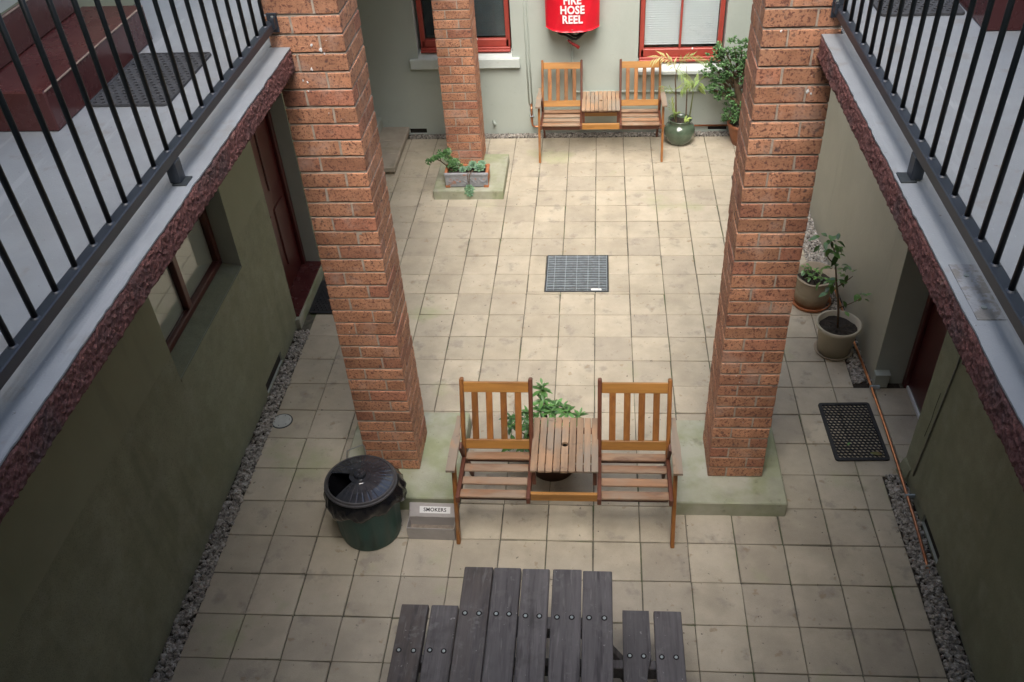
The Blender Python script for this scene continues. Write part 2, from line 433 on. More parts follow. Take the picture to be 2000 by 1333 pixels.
def piece(name, me, parent, loc, rot=None, scale=None):
    """one more object on a shared mesh, placed in world coordinates under its parent"""
    o = bpy.data.objects.new(name, me)
    o.parent = parent
    off = Vector(LOC.get(parent.name, (0, 0, 0)))
    o.location = Vector(loc) - off
    if rot is not None: o.rotation_euler = rot
    if scale is not None: o.scale = scale
    col.objects.link(o)
    return o

def copy_tree(o, parent=None):
    c = o.copy()
    col.objects.link(c)
    c.parent = parent
    for ch in list(o.children):
        copy_tree(ch, c)
    return c

def U(a, b):
    return rnd.uniform(a, b)

# ------------------------------------------------------------------ ground, paving, gravel
gr = MB().quad((-90, -90, -0.36), (90, -90, -0.36), (90, 90, -0.36), (-90, 90, -0.36)).build('ground', 'ground')
tag(gr, kind='structure')

GRATE = (-0.445, 0.118, 3.630, 4.205)
bedm = MB()
gx0, gx1, gy0, gy1 = GRATE
for x0, x1, y0, y1 in ((-2.62, gx0, -3.3, 6.9), (gx1, 2.5, -3.3, 6.9), (gx0, gx1, -3.3, gy0), (gx0, gx1, gy1, 6.9)):
    bedm.quad((x0, y0, -0.011), (x1, y0, -0.011), (x1, y1, -0.011), (x0, y1, -0.011))
paving = bedm.build('paving', 'bed')
tag(paving, kind='structure')

T = 0.3
rects = []
for r in range(-9, 22):
    for c in range(-8, 8):
        x0, x1, y0, y1 = c * T, (c + 1) * T, r * T, (r + 1) * T
        xr = 2.352 if 5 <= r <= 7 else 1.955
        x1 = min(x1, xr)
        if x1 - x0 < 0.04: continue
        if r == 21: y1 = 6.6
        cells = [(x0, x1, y0, y1)]
        g = GRATE
        if x0 < g[1] and x1 > g[0] and y0 < g[3] and y1 > g[2]:
            cells = []
            if y0 < g[2]: cells.append((x0, x1, y0, g[2]))
            if y1 > g[3]: cells.append((x0, x1, g[3], y1))
            ya, yb = max(y0, g[2]), min(y1, g[3])
            if x0 < g[0]: cells.append((x0, g[0], ya, yb))
            if x1 > g[1]: cells.append((g[1], x1, ya, yb))
        for q in cells:
            if q[1] - q[0] > 0.03 and q[3] - q[2] > 0.03:
                rects.append(q)
camp = Vector((0.009, -2.77, 4.61))
def seen_rank(q):
    p = Vector(((q[0] + q[1]) / 2, (q[2] + q[3]) / 2, 0))
    if p.y < -0.25: return 1e6 - p.y
    return (p - camp).length
rects.sort(key=seen_rank)
tile_meshes = {}
def warp(m, seed):
    """hand-laid look: corners out by a millimetre or two, one corner chipped"""
    r = random.Random(seed + 40)
    off = {}
    for i, (x, y, z) in enumerate(m.v):
        k = (x > 0, y > 0)
        if k not in off:
            q = r.uniform(0.004, 0.010) if r.random() < 0.22 else 0
            off[k] = (r.uniform(-.0012, .0012) - (q if x > 0 else -q) * .5, r.uniform(-.0012, .0012) - (q if y > 0 else -q) * .5)
        m.v[i] = (x + off[k][0], y + off[k][1], z)
    return m
def tile_mesh(w, d):
    k = (round(w, 3), round(d, 3))
    if k not in tile_meshes:
        tile_meshes[k] = [warp(MB().box(-w / 2 + 0.0025, w / 2 - 0.0025, -d / 2 + 0.0025, d / 2 - 0.0025, -0.03, 0.0, 0.0032), q).mesh('tile', 'tile') for q in range(6)]
    return rnd.choice(tile_meshes[k])
rest = MB()
for i, q in enumerate(rects):
    w, d = q[1] - q[0], q[3] - q[2]
    cx, cy = (q[0] + q[1]) / 2 + U(-0.001, 0.001), (q[2] + q[3]) / 2 + U(-0.001, 0.001)
    rot = (U(-0.004, 0.004), U(-0.004, 0.004), U(-0.004, 0.004))
    if i < 300:
        piece('tile', tile_mesh(w, d), paving, (cx, cy, U(-0.0015, 0.0015)), rot)
    else:
        xf = Matrix.Translation((cx, cy, U(-0.0015, 0.0015))) @ Euler(rot).to_matrix().to_4x4()
        rest.box(-w / 2 + 0.0025, w / 2 - 0.0025, -d / 2 + 0.0025, d / 2 - 0.0025, -0.03, 0.0, 0.0032, xf)
tag(rest.build('remaining_tiles', 'tile', paving), kind='stuff')

def gravel(name, areas, dens, rmin, rmax, seed):
    rg = np.random.default_rng(seed)
    bm = bmesh.new()
    bmesh.ops.create_icosphere(bm, subdivisions=1, radius=1)
    bv = np.array([v.co[:] for v in bm.verts]); bf = np.array([[v.index for v in f.verts] for f in bm.faces])
    bm.free()
    V, F, n = [], [], 0
    for x0, x1, y0, y1, edge in areas:
        k = int((x1 - x0) * (y1 - y0) * dens)
        for _ in range(k):
            r = rg.uniform(rmin, rmax)
            s = np.array([rg.uniform(.8, 1.35), rg.uniform(.7, 1.1), rg.uniform(.5, .8)]) * r
            a, b = rg.uniform(0, 6.28), rg.uniform(-.6, .6)
            R = np.array(Euler((b, rg.uniform(-.6, .6), a)).to_matrix())
            p = np.array([rg.uniform(x0, x1), rg.uniform(y0, y1), rg.uniform(-0.008, 0.012)])
            v = (bv * (1 + rg.uniform(-.16, .16, (len(bv), 1))) * s) @ R.T + p
            V.append(v); F.append(bf + n); n += len(bv)
    me = bpy.data.meshes.new(name)
    me.from_pydata(np.concatenate(V).tolist(), [], np.concatenate(F).tolist())
    me.materials.append(MT['pebble'])
    o = bpy.data.objects.new(name, me)
    col.objects.link(o)
    return o

tag(gravel('gravel', [(-2.505, -2.40, -0.6, 3.06, 0)], 4300, .011, .023, 1), 'loose grey gravel strip along the foot of the olive window wall', 'gravel', kind='stuff')
tag(gravel('gravel', [(1.962, 2.09, -0.6, 1.5, 0), (1.965, 2.09, 2.46, 3.2, 0), (1.90, 2.07, 3.2, 6.55, 0)], 4300, .011, .022, 2), 'grey gravel strip under the copper pipe by the doormat wall', 'gravel', kind='stuff')
tag(gravel('gravel', [(-2.12, 2.05, 6.605, 6.70, 0)], 9000, .007, .013, 3), 'pale gravel strip below the red framed windows', 'gravel', kind='stuff')
dirtstrip = MB()
for x0, x1, y0, y1 in ((-2.62, -2.402, -3.0, 3.08), (1.957, 2.3, -3, 1.498), (1.957, 2.3, 2.402, 6.9), (-2.13, 2.3, 6.602, 6.9)):
    dirtstrip.quad((x0, y0, -0.007), (x1, y0, -0.007), (x1, y1, -0.007), (x0, y1, -0.007))
tag(dirtstrip.build('ground_soil', 'dirt'), kind='structure')

# ------------------------------------------------------------------ walls
def wall_mesh(axis, plane, u0, u1, z0, z1, holes, normal, zones, thick=0.25):
    """axis 'x': wall in plane x=plane running along y;  'y': plane y=plane running along x. holes (u0,u1,z0,z1,depth).
    zones: list of (z limit, material index)."""
    m = MB()
    us = sorted({u0, u1, *[h[0] for h in holes], *[h[1] for h in holes]})
    zs = sorted({z0, z1, *[h[2] for h in holes], *[h[3] for h in holes], *[z for z, _ in zones if z0 < z < z1]})
    us = [u for u in us if u0 <= u <= u1]; zs = [z for z in zs if z0 <= z <= z1]
    P = (lambda u, z, d=0: (plane - normal * d, u, z)) if axis == 'x' else (lambda u, z, d=0: (u, plane - normal * d, z))
    def zone(z):
        for lim, i in zones:
            if z < lim: return i
        return zones[-1][1]
    for i in range(len(us) - 1):
        for j in range(len(zs) - 1):
            uc, zc = (us[i] + us[i + 1]) / 2, (zs[j] + zs[j + 1]) / 2
            if any(h[0] < uc < h[1] and h[2] < zc < h[3] for h in holes): continue
            m.cur = zone(zc)
            m.quad(P(us[i], zs[j]), P(us[i + 1], zs[j]), P(us[i + 1], zs[j + 1]), P(us[i], zs[j + 1]))
    rev = max(i for _, i in zones) + 1
    m.cur = rev
    for a, b, c, d, dep in holes:
        m.quad(P(a, c), P(a, d), P(a, d, dep), P(a, c, dep))
        m.quad(P(b, c), P(b, d), P(b, d, dep), P(b, c, dep))
        m.quad(P(a, d), P(b, d), P(b, d, dep), P(a, d, dep))
        if c > z0: m.quad(P(a, c), P(b, c), P(b, c, dep), P(a, c, dep))
    # solid back and top so the wall is not paper thin
    m.cur = 0
    t = max([thick] + [h[4] + 0.03 for h in holes])
    m.quad(P(u0, z0, t), P(u1, z0, t), P(u1, z1, t), P(u0, z1, t))
    m.quad(P(u0, z1), P(u1, z1), P(u1, z1, t), P(u0, z1, t))
    m.quad(P(u0, z0), P(u0, z1), P(u0, z1, t), P(u0, z0, t))
    m.quad(P(u1, z0), P(u1, z1), P(u1, z1, t), P(u1, z0, t))
    return m

XL, XR, YF = -2.512, 2.10, 6.71
# left wall
lw = thing('olive_wall', 'olive rendered wall with window and recessed maroon door beneath the balcony', 'wall', (XL, 2, 0), kind='thing')
wall_mesh('x', XL, -3.2, 6.71, 0, 3.05,
          [(1.215, 2.435, 1.085, 2.35, 0.20), (3.14, 3.98, 0.0, 2.15, 0.17), (2.25, 2.66, 0.02, 0.115, 0.02)],
          1, [(1.28, 0), (9, 1)]).build('wall_face', ['rough_render', 'smooth_render', 'reveal'], lw, fixn=False)
# the dado of rough render stands proud of the smooth plaster above it
# sloping sill
MB().add([(XL + 0.006, 1.215, 1.083), (XL + 0.006, 2.435, 1.083), (XL - 0.13, 2.435, 1.115), (XL - 0.13, 1.215, 1.115),
          (XL + 0.006, 1.215, 1.06), (XL + 0.006, 2.435, 1.06), (XL - 0.13, 2.435, 1.06), (XL - 0.13, 1.215, 1.06)],
         [(0, 1, 2, 3), (4, 7, 6, 5), (0, 4, 5, 1), (2, 6, 7, 3), (0, 3, 7, 4), (1, 5, 6, 2)]).build('sill', 'rough_render', lw)
xw = XL - 0.13
win = MB()
for y0, y1, z0, z1 in ((1.215, 2.435, 1.105, 1.16), (1.215, 2.435, 2.29, 2.35), (1.215, 1.265, 1.16, 2.29), (2.385, 2.435, 1.16, 2.29), (1.81, 1.865, 1.16, 2.29)):
    win.box(xw - 0.06, xw, y0, y1, z0, z1, 0.004)
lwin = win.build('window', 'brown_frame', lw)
for y0, y1 in ((1.265, 1.81), (1.865, 2.385)):
    MB().box(xw - 0.035, xw - 0.029, y0, y1, 1.16, 2.29).build('pane', 'glass', lwin)
MB().box(xw - 0.05, xw - 0.044, 1.235, 2.41, 1.12, 2.34).build('blind', 'pale_blind', lwin)
# left door
ld = MB()
xd = XL - 0.155
ld.box(xd - 0.04, xd, 3.20, 3.92, 0.095, 2.1, 0.003)
for y0, y1 in ((3.28, 3.51), (3.61, 3.84)):
    for z0, z1 in ((0.30, 0.85), (1.02, 1.95)):
        ld.box(xd, xd + 0.012, y0, y1, z0, z1, 0.010)
ldo = ld.build('door', 'door', lw)
MB().box(xd - 0.04, xd + 0.03, 3.142, 3.198, 0.095, 2.14, 0.004).box(xd - 0.04, xd + 0.03, 3.922, 3.978, 0.095, 2.14, 0.004).box(xd - 0.04, xd + 0.03, 3.198, 3.922, 2.10, 2.145, 0.004).build('door_frame', 'door', ldo)
th = MB()
th.box(XL - 0.20, XL + 0.036, 3.10, 4.02, -0.01, 0.088, 0.004)
tho = th.build('threshold', 'plinth', lw)
MB().box(XL - 0.168, XL + 0.022, 3.145, 3.975, 0.088, 0.095, 0.002).build('threshold_paint', 'maroon', tho)
MB().box(XL - 0.05, XL - 0.018, 2.2, 2.7, 0.0, 0.14).build('vent_shade', 'void_shade', lw)  # near-black block, shade of the vent put into its colour

# right wall
rw = thing('grey_wall', 'olive grey rendered wall with doorway recess and copper pipe along its foot', 'wall', (XR, 2, 0), kind='thing')
wall_mesh('x', XR, -3.2, 2.4545, 0, 3.06, [(1.56, 2.449, 0.0, 2.15, 0.25), (0.755, 1.09, 0.02, 0.10, 0.02)], -1, [(9, 0)]).build('wall_face', ['rough_render', 'reveal'], rw, fixn=False)
far_r = MB()
far_r.add([(XR, 2.455, 0), (2.045, 6.709, 0), (2.045, 6.709, 6.0), (XR, 2.455, 6.0), (2.41, 2.455, 0), (2.41, 6.709, 0), (2.41, 6.709, 6.0), (2.41, 2.455, 6.0)],
          [(0, 1, 2, 3), (4, 7, 6, 5), (0, 3, 7, 4), (1, 5, 6, 2), (3, 2, 6, 7)])
far_r.build('plaster_face', 'pale_render', rw)
rd = MB()
rd.box(2.352, 2.392, 1.62, 2.39, 0.035, 2.1, 0.003)
rdo = rd.build('door', 'door', rw)
MB().box(2.32, 2.395, 1.562, 1.618, 0.0, 2.15, 0.004).box(2.32, 2.395, 2.392, 2.446, 0.0, 2.15, 0.004).build('door_frame', 'door', rdo)
MB().box(2.335, 2.351, 1.62, 2.39, 0.004, 0.034, 0.003).build('door_seal', 'seal', rdo)
MB().box(2.094, 2.20, 2.395, 2.4485, 0, 0.125, 0.006).box(2.088, 2.20, 2.38, 2.45, 0.125, 0.138, 0.004).build('skirting_block', 'reveal', rw)
MB().box(2.118, 2.15, 0.72, 1.12, 0.0, 0.12).build('vent_shade', 'void_shade', rw)  # black backing stands in for shade in the vent

ff = MB()
ff.add([(2.098, 1.44, 0), (2.098, 1.558, 0), (2.055, 1.558, 0), (2.075, 1.44, 0), (2.099, 1.44, 0.13), (2.099, 1.558, 0.13), (2.085, 1.558, 0.11), (2.092, 1.44, 0.11)],
       [(0, 3, 2, 1), (4, 5, 6, 7), (3, 7, 6, 2), (0, 4, 7, 3), (1, 2, 6, 5), (0, 1, 5, 4)])
ff.build('render_foot', 'rough_render', rw)

# far wall
fw = thing('sage_wall', 'sage green painted end wall with two red framed windows', 'wall', (0, YF, 0), kind='thing')
wall_mesh('y', YF, -2.6, 2.35, 0, 6.2, [(-1.93, -0.905, 0.90, 2.4, 0.22), (0.44, 1.345, 0.72, 2.4, 0.22), (-2.13, -1.935, 0.015, 0.075, 0.02), (1.25, 1.46, 0.02, 0.085, 0.02)],
          -1, [(9, 0)]).build('wall_face', ['far_render', 'trim_paint'], fw, fixn=False)
def sill(x0, x1, zt, zb, hx0, hx1, zback):
    m = MB()
    m.box(x0, x1, YF - 0.055, YF - 0.001, zb, zt, 0.006)
    m.add([(hx0, YF - 0.045, zt + 0.0025), (hx1, YF - 0.045, zt + 0.0025), (hx1, YF + 0.13, zback), (hx0, YF + 0.13, zback),
           (hx0, YF - 0.045, zt - 0.03), (hx1, YF - 0.045, zt - 0.03), (hx1, YF + 0.13, zt - 0.03), (hx0, YF + 0.13, zt - 0.03)],
          [(0, 1, 2, 3), (4, 7, 6, 5), (0, 4, 5, 1), (2, 6, 7, 3), (0, 3, 7, 4), (1, 5, 6, 2)])
    m.build('sill', 'trim_paint', fw)
sill(-2.02, -0.825, 0.893, 0.788, -1.928, -0.907, 0.945)
sill(0.42, 1.50, 0.733, 0.690, 0.442, 1.343, 0.808)
def sash_window(x0, x1, zb, mull, blind, gap):
    yw = YF + 0.10
    f = MB()
    f.box(x0, x1, yw - 0.075, yw, zb, zb + 0.022, 0.004)
    f.box(x0, x1, yw - 0.055, yw, zb + 0.022, zb + 0.042, 0.004)
    f.box(x0 + 0.015, x1 - 0.015, yw - 0.03, yw + 0.03, zb + 0.042, zb + 0.125, 0.006)
    f.box(x0, x0 + 0.05, yw - 0.03, yw + 0.03, zb + 0.042, 2.38, 0.006)
    f.box(x1 - 0.05, x1, yw - 0.03, yw + 0.03, zb + 0.042, 2.38, 0.006)
    f.box(x0, x1, yw - 0.03, yw + 0.03, 2.33, 2.39, 0.006)
    if mull:
        f.box(mull - 0.011, mull + 0.011, yw - 0.028, yw + 0.028, zb + 0.12, 2.34, 0.004)
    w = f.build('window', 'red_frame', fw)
    MB().box(x0 + 0.05, x1 - 0.05, yw, yw + 0.005, zb + 0.12, 2.34).build('pane', 'glass', w)
    b = MB()
    z = zb + 0.15 + gap
    while z < 2.3:
        xf = Matrix.Translation(((x0 + x1) / 2, yw + 0.045, z)) @ Euler((math.radians(48 if blind == 'white_blind' else 38), 0, 0)).to_matrix().to_4x4()
        b.box(-(x1 - x0) / 2 + 0.055, (x1 - x0) / 2 - 0.055, -0.0135, 0.0135, -0.0006, 0.0006, 0, xf)
        z += 0.0245
    tag(b.build('blind', blind, w), kind='stuff')
    MB().box(x0, x1, yw + 0.10, yw + 0.11, zb, 2.39).build('room_backing', 'room', w)
    MB().box((x0 + x1) / 2 + 0.12, (x0 + x1) / 2 + 0.135, yw - 0.035, yw - 0.028, zb + 0.118, zb + 0.14, 0.002).build('latch', 'white', w)
    return w
sash_window(-1.90, -0.925, 0.938, None, 'dark_blind', 0.0)
sash_window(0.455, 1.33, 0.800, 0.885, 'white_blind', 0.012)
MB().box(-2.2, -1.9, YF + 0.018, YF + 0.05, 0.0, 0.1).build('vent_shade', 'void_shade', fw)  # these two blocks carry the vents' shade as near-black colour
MB().box(1.2, 1.5, YF + 0.018, YF + 0.05, 0.0, 0.1).build('vent_shade', 'void_shade', fw)

# upper storey walls round the open court (they shade it as the real ones do)
ulw = thing('upper_storey_wall', 'pale sage wall of the upper walkway behind the maroon steps, left of the courtyard', 'wall', (-2.47, 2, 3.05), kind='thing')
wall_mesh('x', -2.47, -4.0, 6.71, 3.05, 5.9, [(0.5, 1.46, 3.39, 5.5, 0.25)], 1, [(9, 0)]).build('wall_face', ['smooth_render', 'reveal'], ulw, fixn=False)
MB().box(-2.74, -2.70, 0.5, 1.46, 3.38, 5.5, 0.003).build('door', 'door', ulw)
urw = thing('upper_storey_wall', 'pale sage wall of the upper walkway behind the doormat, right of the courtyard', 'wall', (2.05, 0, 3.06), kind='thing')
wall_mesh('x', 2.05, -4.0, 2.449, 3.07, 5.9, [(1.40, 2.30, 3.25, 5.5, 0.25)], -1, [(9, 0)]).build('wall_face', ['smooth_render', 'reveal'], urw, fixn=False)
MB().box(2.28, 2.31, 1.4, 2.3, 3.25, 5.5, 0.003).build('door', 'door', urw)
nw = thing('near_wall', 'olive rendered wall closing the courtyard under the viewing walkway', 'wall', (0, -3.2, 0), kind='thing')
MB().box(-2.6, 2.2, -3.45, -3.2, 0, 3.0).build('wall_face', 'rough_render', nw)
wk = thing('viewing_walkway', 'concrete walkway crossing the near end of the courtyard between both balconies', 'walkway', (0, -3, 2.93), kind='thing')
MB().box(-2.47, 2.05, -4.3, -2.05, 2.93, 3.04, 0.004).build('slab', 'slab', wk)
MB().box(-2.8, 2.4, -4.55, -4.3, 2.93, 5.9).build('back_wall', 'smooth_render', wk)
MB().box(-2.8, 2.4, -4.55, -2.2, 5.9, 6.02).build("unseen_roof", "unseen_roof", wk)  # unseen roof, front edge set to shade the near paving

MB().box(-2.9, -1.8, -2.9, 6.71, 5.9, 6.0).build('added_eave', 'unseen_roof', ulw)  # unseen eaves added to darken the balcony decks
MB().box(1.42, 2.5, -2.9, 2.45, 5.9, 6.0).build('added_eave', 'unseen_roof', urw)  # added likewise, for shade on the opposite deck

# ------------------------------------------------------------------ balconies
def fascia(x, y0, y1, z0, z1, nx, seed):
    """roughcast edge: a fine grid pushed in and out by random lumps"""
    rg = np.random.default_rng(seed)
    dy = 0.0065
    ny, nz = int((y1 - y0) / dy), 18
    g = rg.normal(0, 1, (nz + 1, ny + 1))
    def blur(a, k):
        ker = np.ones(k) / k
        a = np.apply_along_axis(lambda r: np.convolve(r, ker, 'same'), 1, a)
        return np.apply_along_axis(lambda r: np.convolve(r, ker, 'same'), 0, a)
    h = g * 0.0017 + blur(g, 3) * 0.0022 + blur(rg.normal(0, 1, g.shape), 7) * 0.0005
    low = np.convolve(rg.normal(0, 1, ny + 41), np.ones(41) / 41, 'valid')
    V, F = [], []
    for j in range(nz + 1):
        for i in range(ny + 1):
            t = j / nz
            edge = 0.012 * (max(0, abs(t - 0.5) - 0.36) / 0.14) ** 2
            zz = z0 + (z1 - 0.005 - z0) * t + (low[i] * 0.006 + g[j, i] * 0.0010 if j == 0 else 0)
            V.append((x + nx * (0.006 + h[j, i] - edge), y0 + (y1 - y0) * i / ny, zz))
    for j in range(nz):
        for i in range(ny):
            a = j * (ny + 1) + i
            F.append((a, a + 1, a + ny + 2, a + ny + 1))
    b = len(V)
    for i in range(ny + 1):
        V.append((x - nx * 0.03, y0 + (y1 - y0) * i / ny, z1 - 0.012))
    for i in range(ny + 1):
        V.append((x - nx * 0.03, y0 + (y1 - y0) * i / ny, z0 + 0.004))
    for i in range(ny):
        t = nz * (ny + 1) + i
        F.append((t, t + 1, b + i + 1, b + i))
        F.append((i, b + ny + 1 + i, b + ny + 2 + i, i + 1))
    m = MB()
    m.v, m.f, m.mi = V, F, [0] * len(F)
    return m

def ragged(x, ya, yb, sgn):
    """painted deck edge that wanders a few millimetres"""
    n = max(2, int(abs(yb - ya) / 0.03))
    w, out = 0.0, []
    for k in range(n + 1):
        w = w * 0.7 + rnd.gauss(0, 0.0009)
        out.append((x + sgn * (w + rnd.gauss(0, 0.0009)), ya + (yb - ya) * k / n))
    return out

def slab_poly(poly, z0, z1):
    return MB().prism(poly, z0, z1)

LZ0, LZ1 = 2.925, 3.045
RZ0, RZ1 = 2.955, 3.075
bl = thing('balcony', 'grey painted balcony with maroon roughcast edge and maroon steps, above the olive window wall', 'balcony', (-1.95, 0, LZ0), group='balconies along the courtyard', kind='thing')
slab_poly([(-2.47, -2.05)] + ragged(-1.448, -2.05, 1.381, 1) + [(-1.548, 1.381), (-1.548, 1.749), (-1.452, 1.749), (-1.452, 5.74), (-1.555, 5.74), (-1.555, 6.12), (-1.452, 6.12), (-1.452, 6.705), (-2.47, 6.705)], LZ1 - 0.006, LZ1).build('deck', 'slab', bl)
slab_poly([(-2.47, -2.05), (-1.472, -2.05), (-1.472, 1.381), (-1.548, 1.381), (-1.548, 1.749), (-1.472, 1.749), (-1.472, 5.74), (-1.555, 5.74), (-1.555, 6.12), (-1.472, 6.12), (-1.472, 6.705), (-2.47, 6.705)], LZ0, LZ1 - 0.0065).build('slab', 'soffit', bl)
fascia(-1.452, -2.05, 1.378, LZ0 - 0.002, LZ1 + 0.001, 1, 5).build('roughcast_edge', 'fascia', bl, smooth=False)
fascia(-1.452, 1.752, 5.735, LZ0 - 0.002, LZ1 + 0.001, 1, 6).build('roughcast_edge', 'fascia', bl)
br_ = thing('balcony', 'grey painted balcony with maroon roughcast edge and patched deck, above the doorway recess', 'balcony', (1.5, 0, RZ0), group='balconies along the courtyard', kind='thing')
slab_poly(([(2.05, -2.05)] + ragged(1.023, -2.05, 1.354, 1) + [(1.118, 1.354), (1.118, 1.722), (1.027, 1.722), (1.027, 2.449), (2.05, 2.449)])[::-1], RZ1 - 0.006, RZ1).build('deck', 'slab', br_)
slab_poly([(2.05, -2.05), (1.047, -2.05), (1.047, 1.354), (1.118, 1.354), (1.118, 1.722), (1.047, 1.722), (1.047, 2.449), (2.05, 2.449)][::-1], RZ0, RZ1 - 0.0065).build('slab', 'soffit', br_)
fascia(1.027, -2.05, 1.351, RZ0 - 0.002, RZ1 + 0.001, -1, 8).build('roughcast_edge', 'fascia', br_)
fascia(1.027, 1.725, 2.449, RZ0 - 0.002, RZ1 + 0.001, -1, 9).build('roughcast_edge', 'fascia', br_)
# worn square patch in the deck where a post once stood
pm = M('worn_deck_patch', (0.30, 0.315, 0.33), 0.8, 0.12, 30, bump=0.6, bscale=120, layers=((22, 0.46, 0.56, (0.20, 0.19, 0.17), 0.85), (40, 0.62, 0.70, (0.15, 0.12, 0.10), 0.7)))
MT['patch'] = pm
pa = MB().box(1.045, 1.122, -0.773, -0.505, RZ1, RZ1 + 0.003, 0.001).build('deck_patch', 'patch', br_)
for py in (-0.565, -0.72):
    MB().lathe([(0.008, RZ1 + 0.003), (0.008, RZ1 + 0.007), (0.0, RZ1 + 0.007)], (1.078, py, 0), 8).build('bolt_stub', 'bolt', br_)

bar_mesh = None
def railing(label, x, z, y1, pillar_y, posts, side, deck_z, px):
    t = thing('railing', label, 'railing', (x, 0, deck_z), group='railings of the balconies')
    MB().box(x - 0.019, x + 0.019, -2.0, y1, z - 0.04, z, 0.003).build('bottom_rail', 'rail', t)
    MB().box(x - 0.022, x + 0.022, -2.0, y1, z + 0.875, z + 0.915, 0.003).build('top_rail', 'rail', t)
    global bar_mesh
    if bar_mesh is None:
        bar_mesh = MB().tube([(0, 0, 0), (0, 0, 0.875)], 0.0088, 10).mesh('bar', 'bar', True)
        MB_collar = MB().lathe([(0.0145, 0.0), (0.0115, 0.004), (0.009, 0.005)], n=10)
        railing.collar = MB_collar.mesh('weld_collar', 'rail', True)
    y = px
    while y > -1.95:
        o = piece('bar', bar_mesh, t, (x, y, z))
        LOC[o.name] = (x, y, z)
        c = bpy.data.objects.new('weld_collar', railing.collar)
        c.parent = o
        col.objects.link(c)
        y -= 0.1222
    for py in posts:
        p = MB().box(x - 0.02, x + 0.02, py - 0.025, py + 0.025, deck_z + 0.006, z - 0.04, 0.002).build('post', 'rail', t)
        MB().box(x - 0.022 + (0.012 if side > 0 else -0.03) , x + 0.03 + (0.012 if side > 0 else -0.03), py - 0.035, py + 0.032, deck_z, deck_z + 0.006, 0.001).build('base_plate', 'dark_steel', p)
    b = MB()
    b.box(x - 0.035 * (1 if side < 0 else 0.4) , x + 0.035 * (1 if side > 0 else 0.4), y1, y1 + 0.006, z - 0.055, z + 0.035, 0.002)
    b.box(x + side * 0.012, x + side * 0.03, y1 - 0.035, y1, z - 0.03, z + 0.02, 0.002)
    bo = b.build('wall_bracket', 'rail', t)
    for dz in (0.022, -0.006):
        MB().lathe([(0.006, 0.0), (0.006, 0.006), (0.0, 0.007)], (x + side * 0.021, y1 - 0.02, z + dz), 6).build('bolt', 'bolt', bo)
    return t
railing('charcoal metal railing on the balcony with the maroon steps, bars rising from a low rail', -1.515, 3.172, 1.378, 1.387, (0.085, -1.55), 1, LZ1, 1.300)
railing('charcoal metal railing on the balcony with the patched deck, bars rising from a low rail', 1.083, 3.203, 1.351, 1.36, (0.018, -1.55), -1, RZ1, 1.264)

# steps
sl = thing('steps', 'two maroon painted concrete steps with worn pale edges on the balcony', 'steps', (-2.3, 1, LZ1), group='maroon steps on the balconies')
s1 = MB().box(-2.468, -2.165, 0.505, 1.508, LZ1, LZ1 + 0.168, 0.006).build('step', 'maroon', sl)
MB().box(-2.1675, -2.1615, 0.511, 1.502, LZ1 + 0.1625, LZ1 + 0.1705, 0.003).build('worn_edge', 'nosing', s1)
s2 = MB().box(-2.70, -2.458, 0.503, 1.457, LZ1 + 0.168, LZ1 + 0.336, 0.006).build('step', 'maroon', sl)
MB().box(-2.4605, -2.4545, 0.511, 1.45, LZ1 + 0.3305, LZ1 + 0.3385, 0.003).build('worn_edge', 'nosing', s2)
sr = thing('steps', 'single maroon painted step with chipped riser beside the fenced doormat', 'steps', (1.9, 1.8, RZ1), group='maroon steps on the balconies')
s1 = MB().box(1.735, 2.048, 1.347, 2.30, RZ1, RZ1 + 0.168, 0.006).build('step', 'maroon', sr)
MB().box(1.7315, 1.7375, 1.353, 2.294, RZ1 + 0.1625, RZ1 + 0.1705, 0.003).build('worn_edge', 'nosing', s1)

# ------------------------------------------------------------------ brick pillars on plinths
SPL_L = [(-1.345, 3.052, .008), (-1.304, 3.03, .010), (-1.29, 3.01, .006), (-1.367, 2.935, .008), (-1.40, 2.87, .006), (-1.405, 2.825, .005), (-1.42, 2.878, .005)]
SPL_R = [(1.002, 2.80, .010), (1.020, 2.79, .007), (0.84, 3.09, .006)]
W, CH, BL, BW, BH = 0.356, 0.0902, 0.2342, 0.1121, 0.0795
def brick_mesh(seed, mirror=False):
    r = random.Random(seed)
    m = MB().box(-BL / 2, BL / 2, -BW / 2, BW / 2, -BH / 2, BH / 2, 0.0035)
    m.v = [(x + r.uniform(-.0012, .0012), y + r.uniform(-.0012, .0012), z + r.uniform(-.0015, .0015)) for x, y, z in m.v]
    return m.mesh('brick', 'brick')
def chip(me, seed):
    r = random.Random(seed)
    for _ in range(2):
        c = r.choice(me.vertices).co.copy()
        for v in me.vertices:
            d = (v.co - c).length
            if d < 0.012:
                v.co *= 1 - r.uniform(0.008, 0.022)
    return me
brick_meshes = [brick_mesh(s) for s in range(6)] + [chip(brick_mesh(s), s) for s in range(6, 11)]
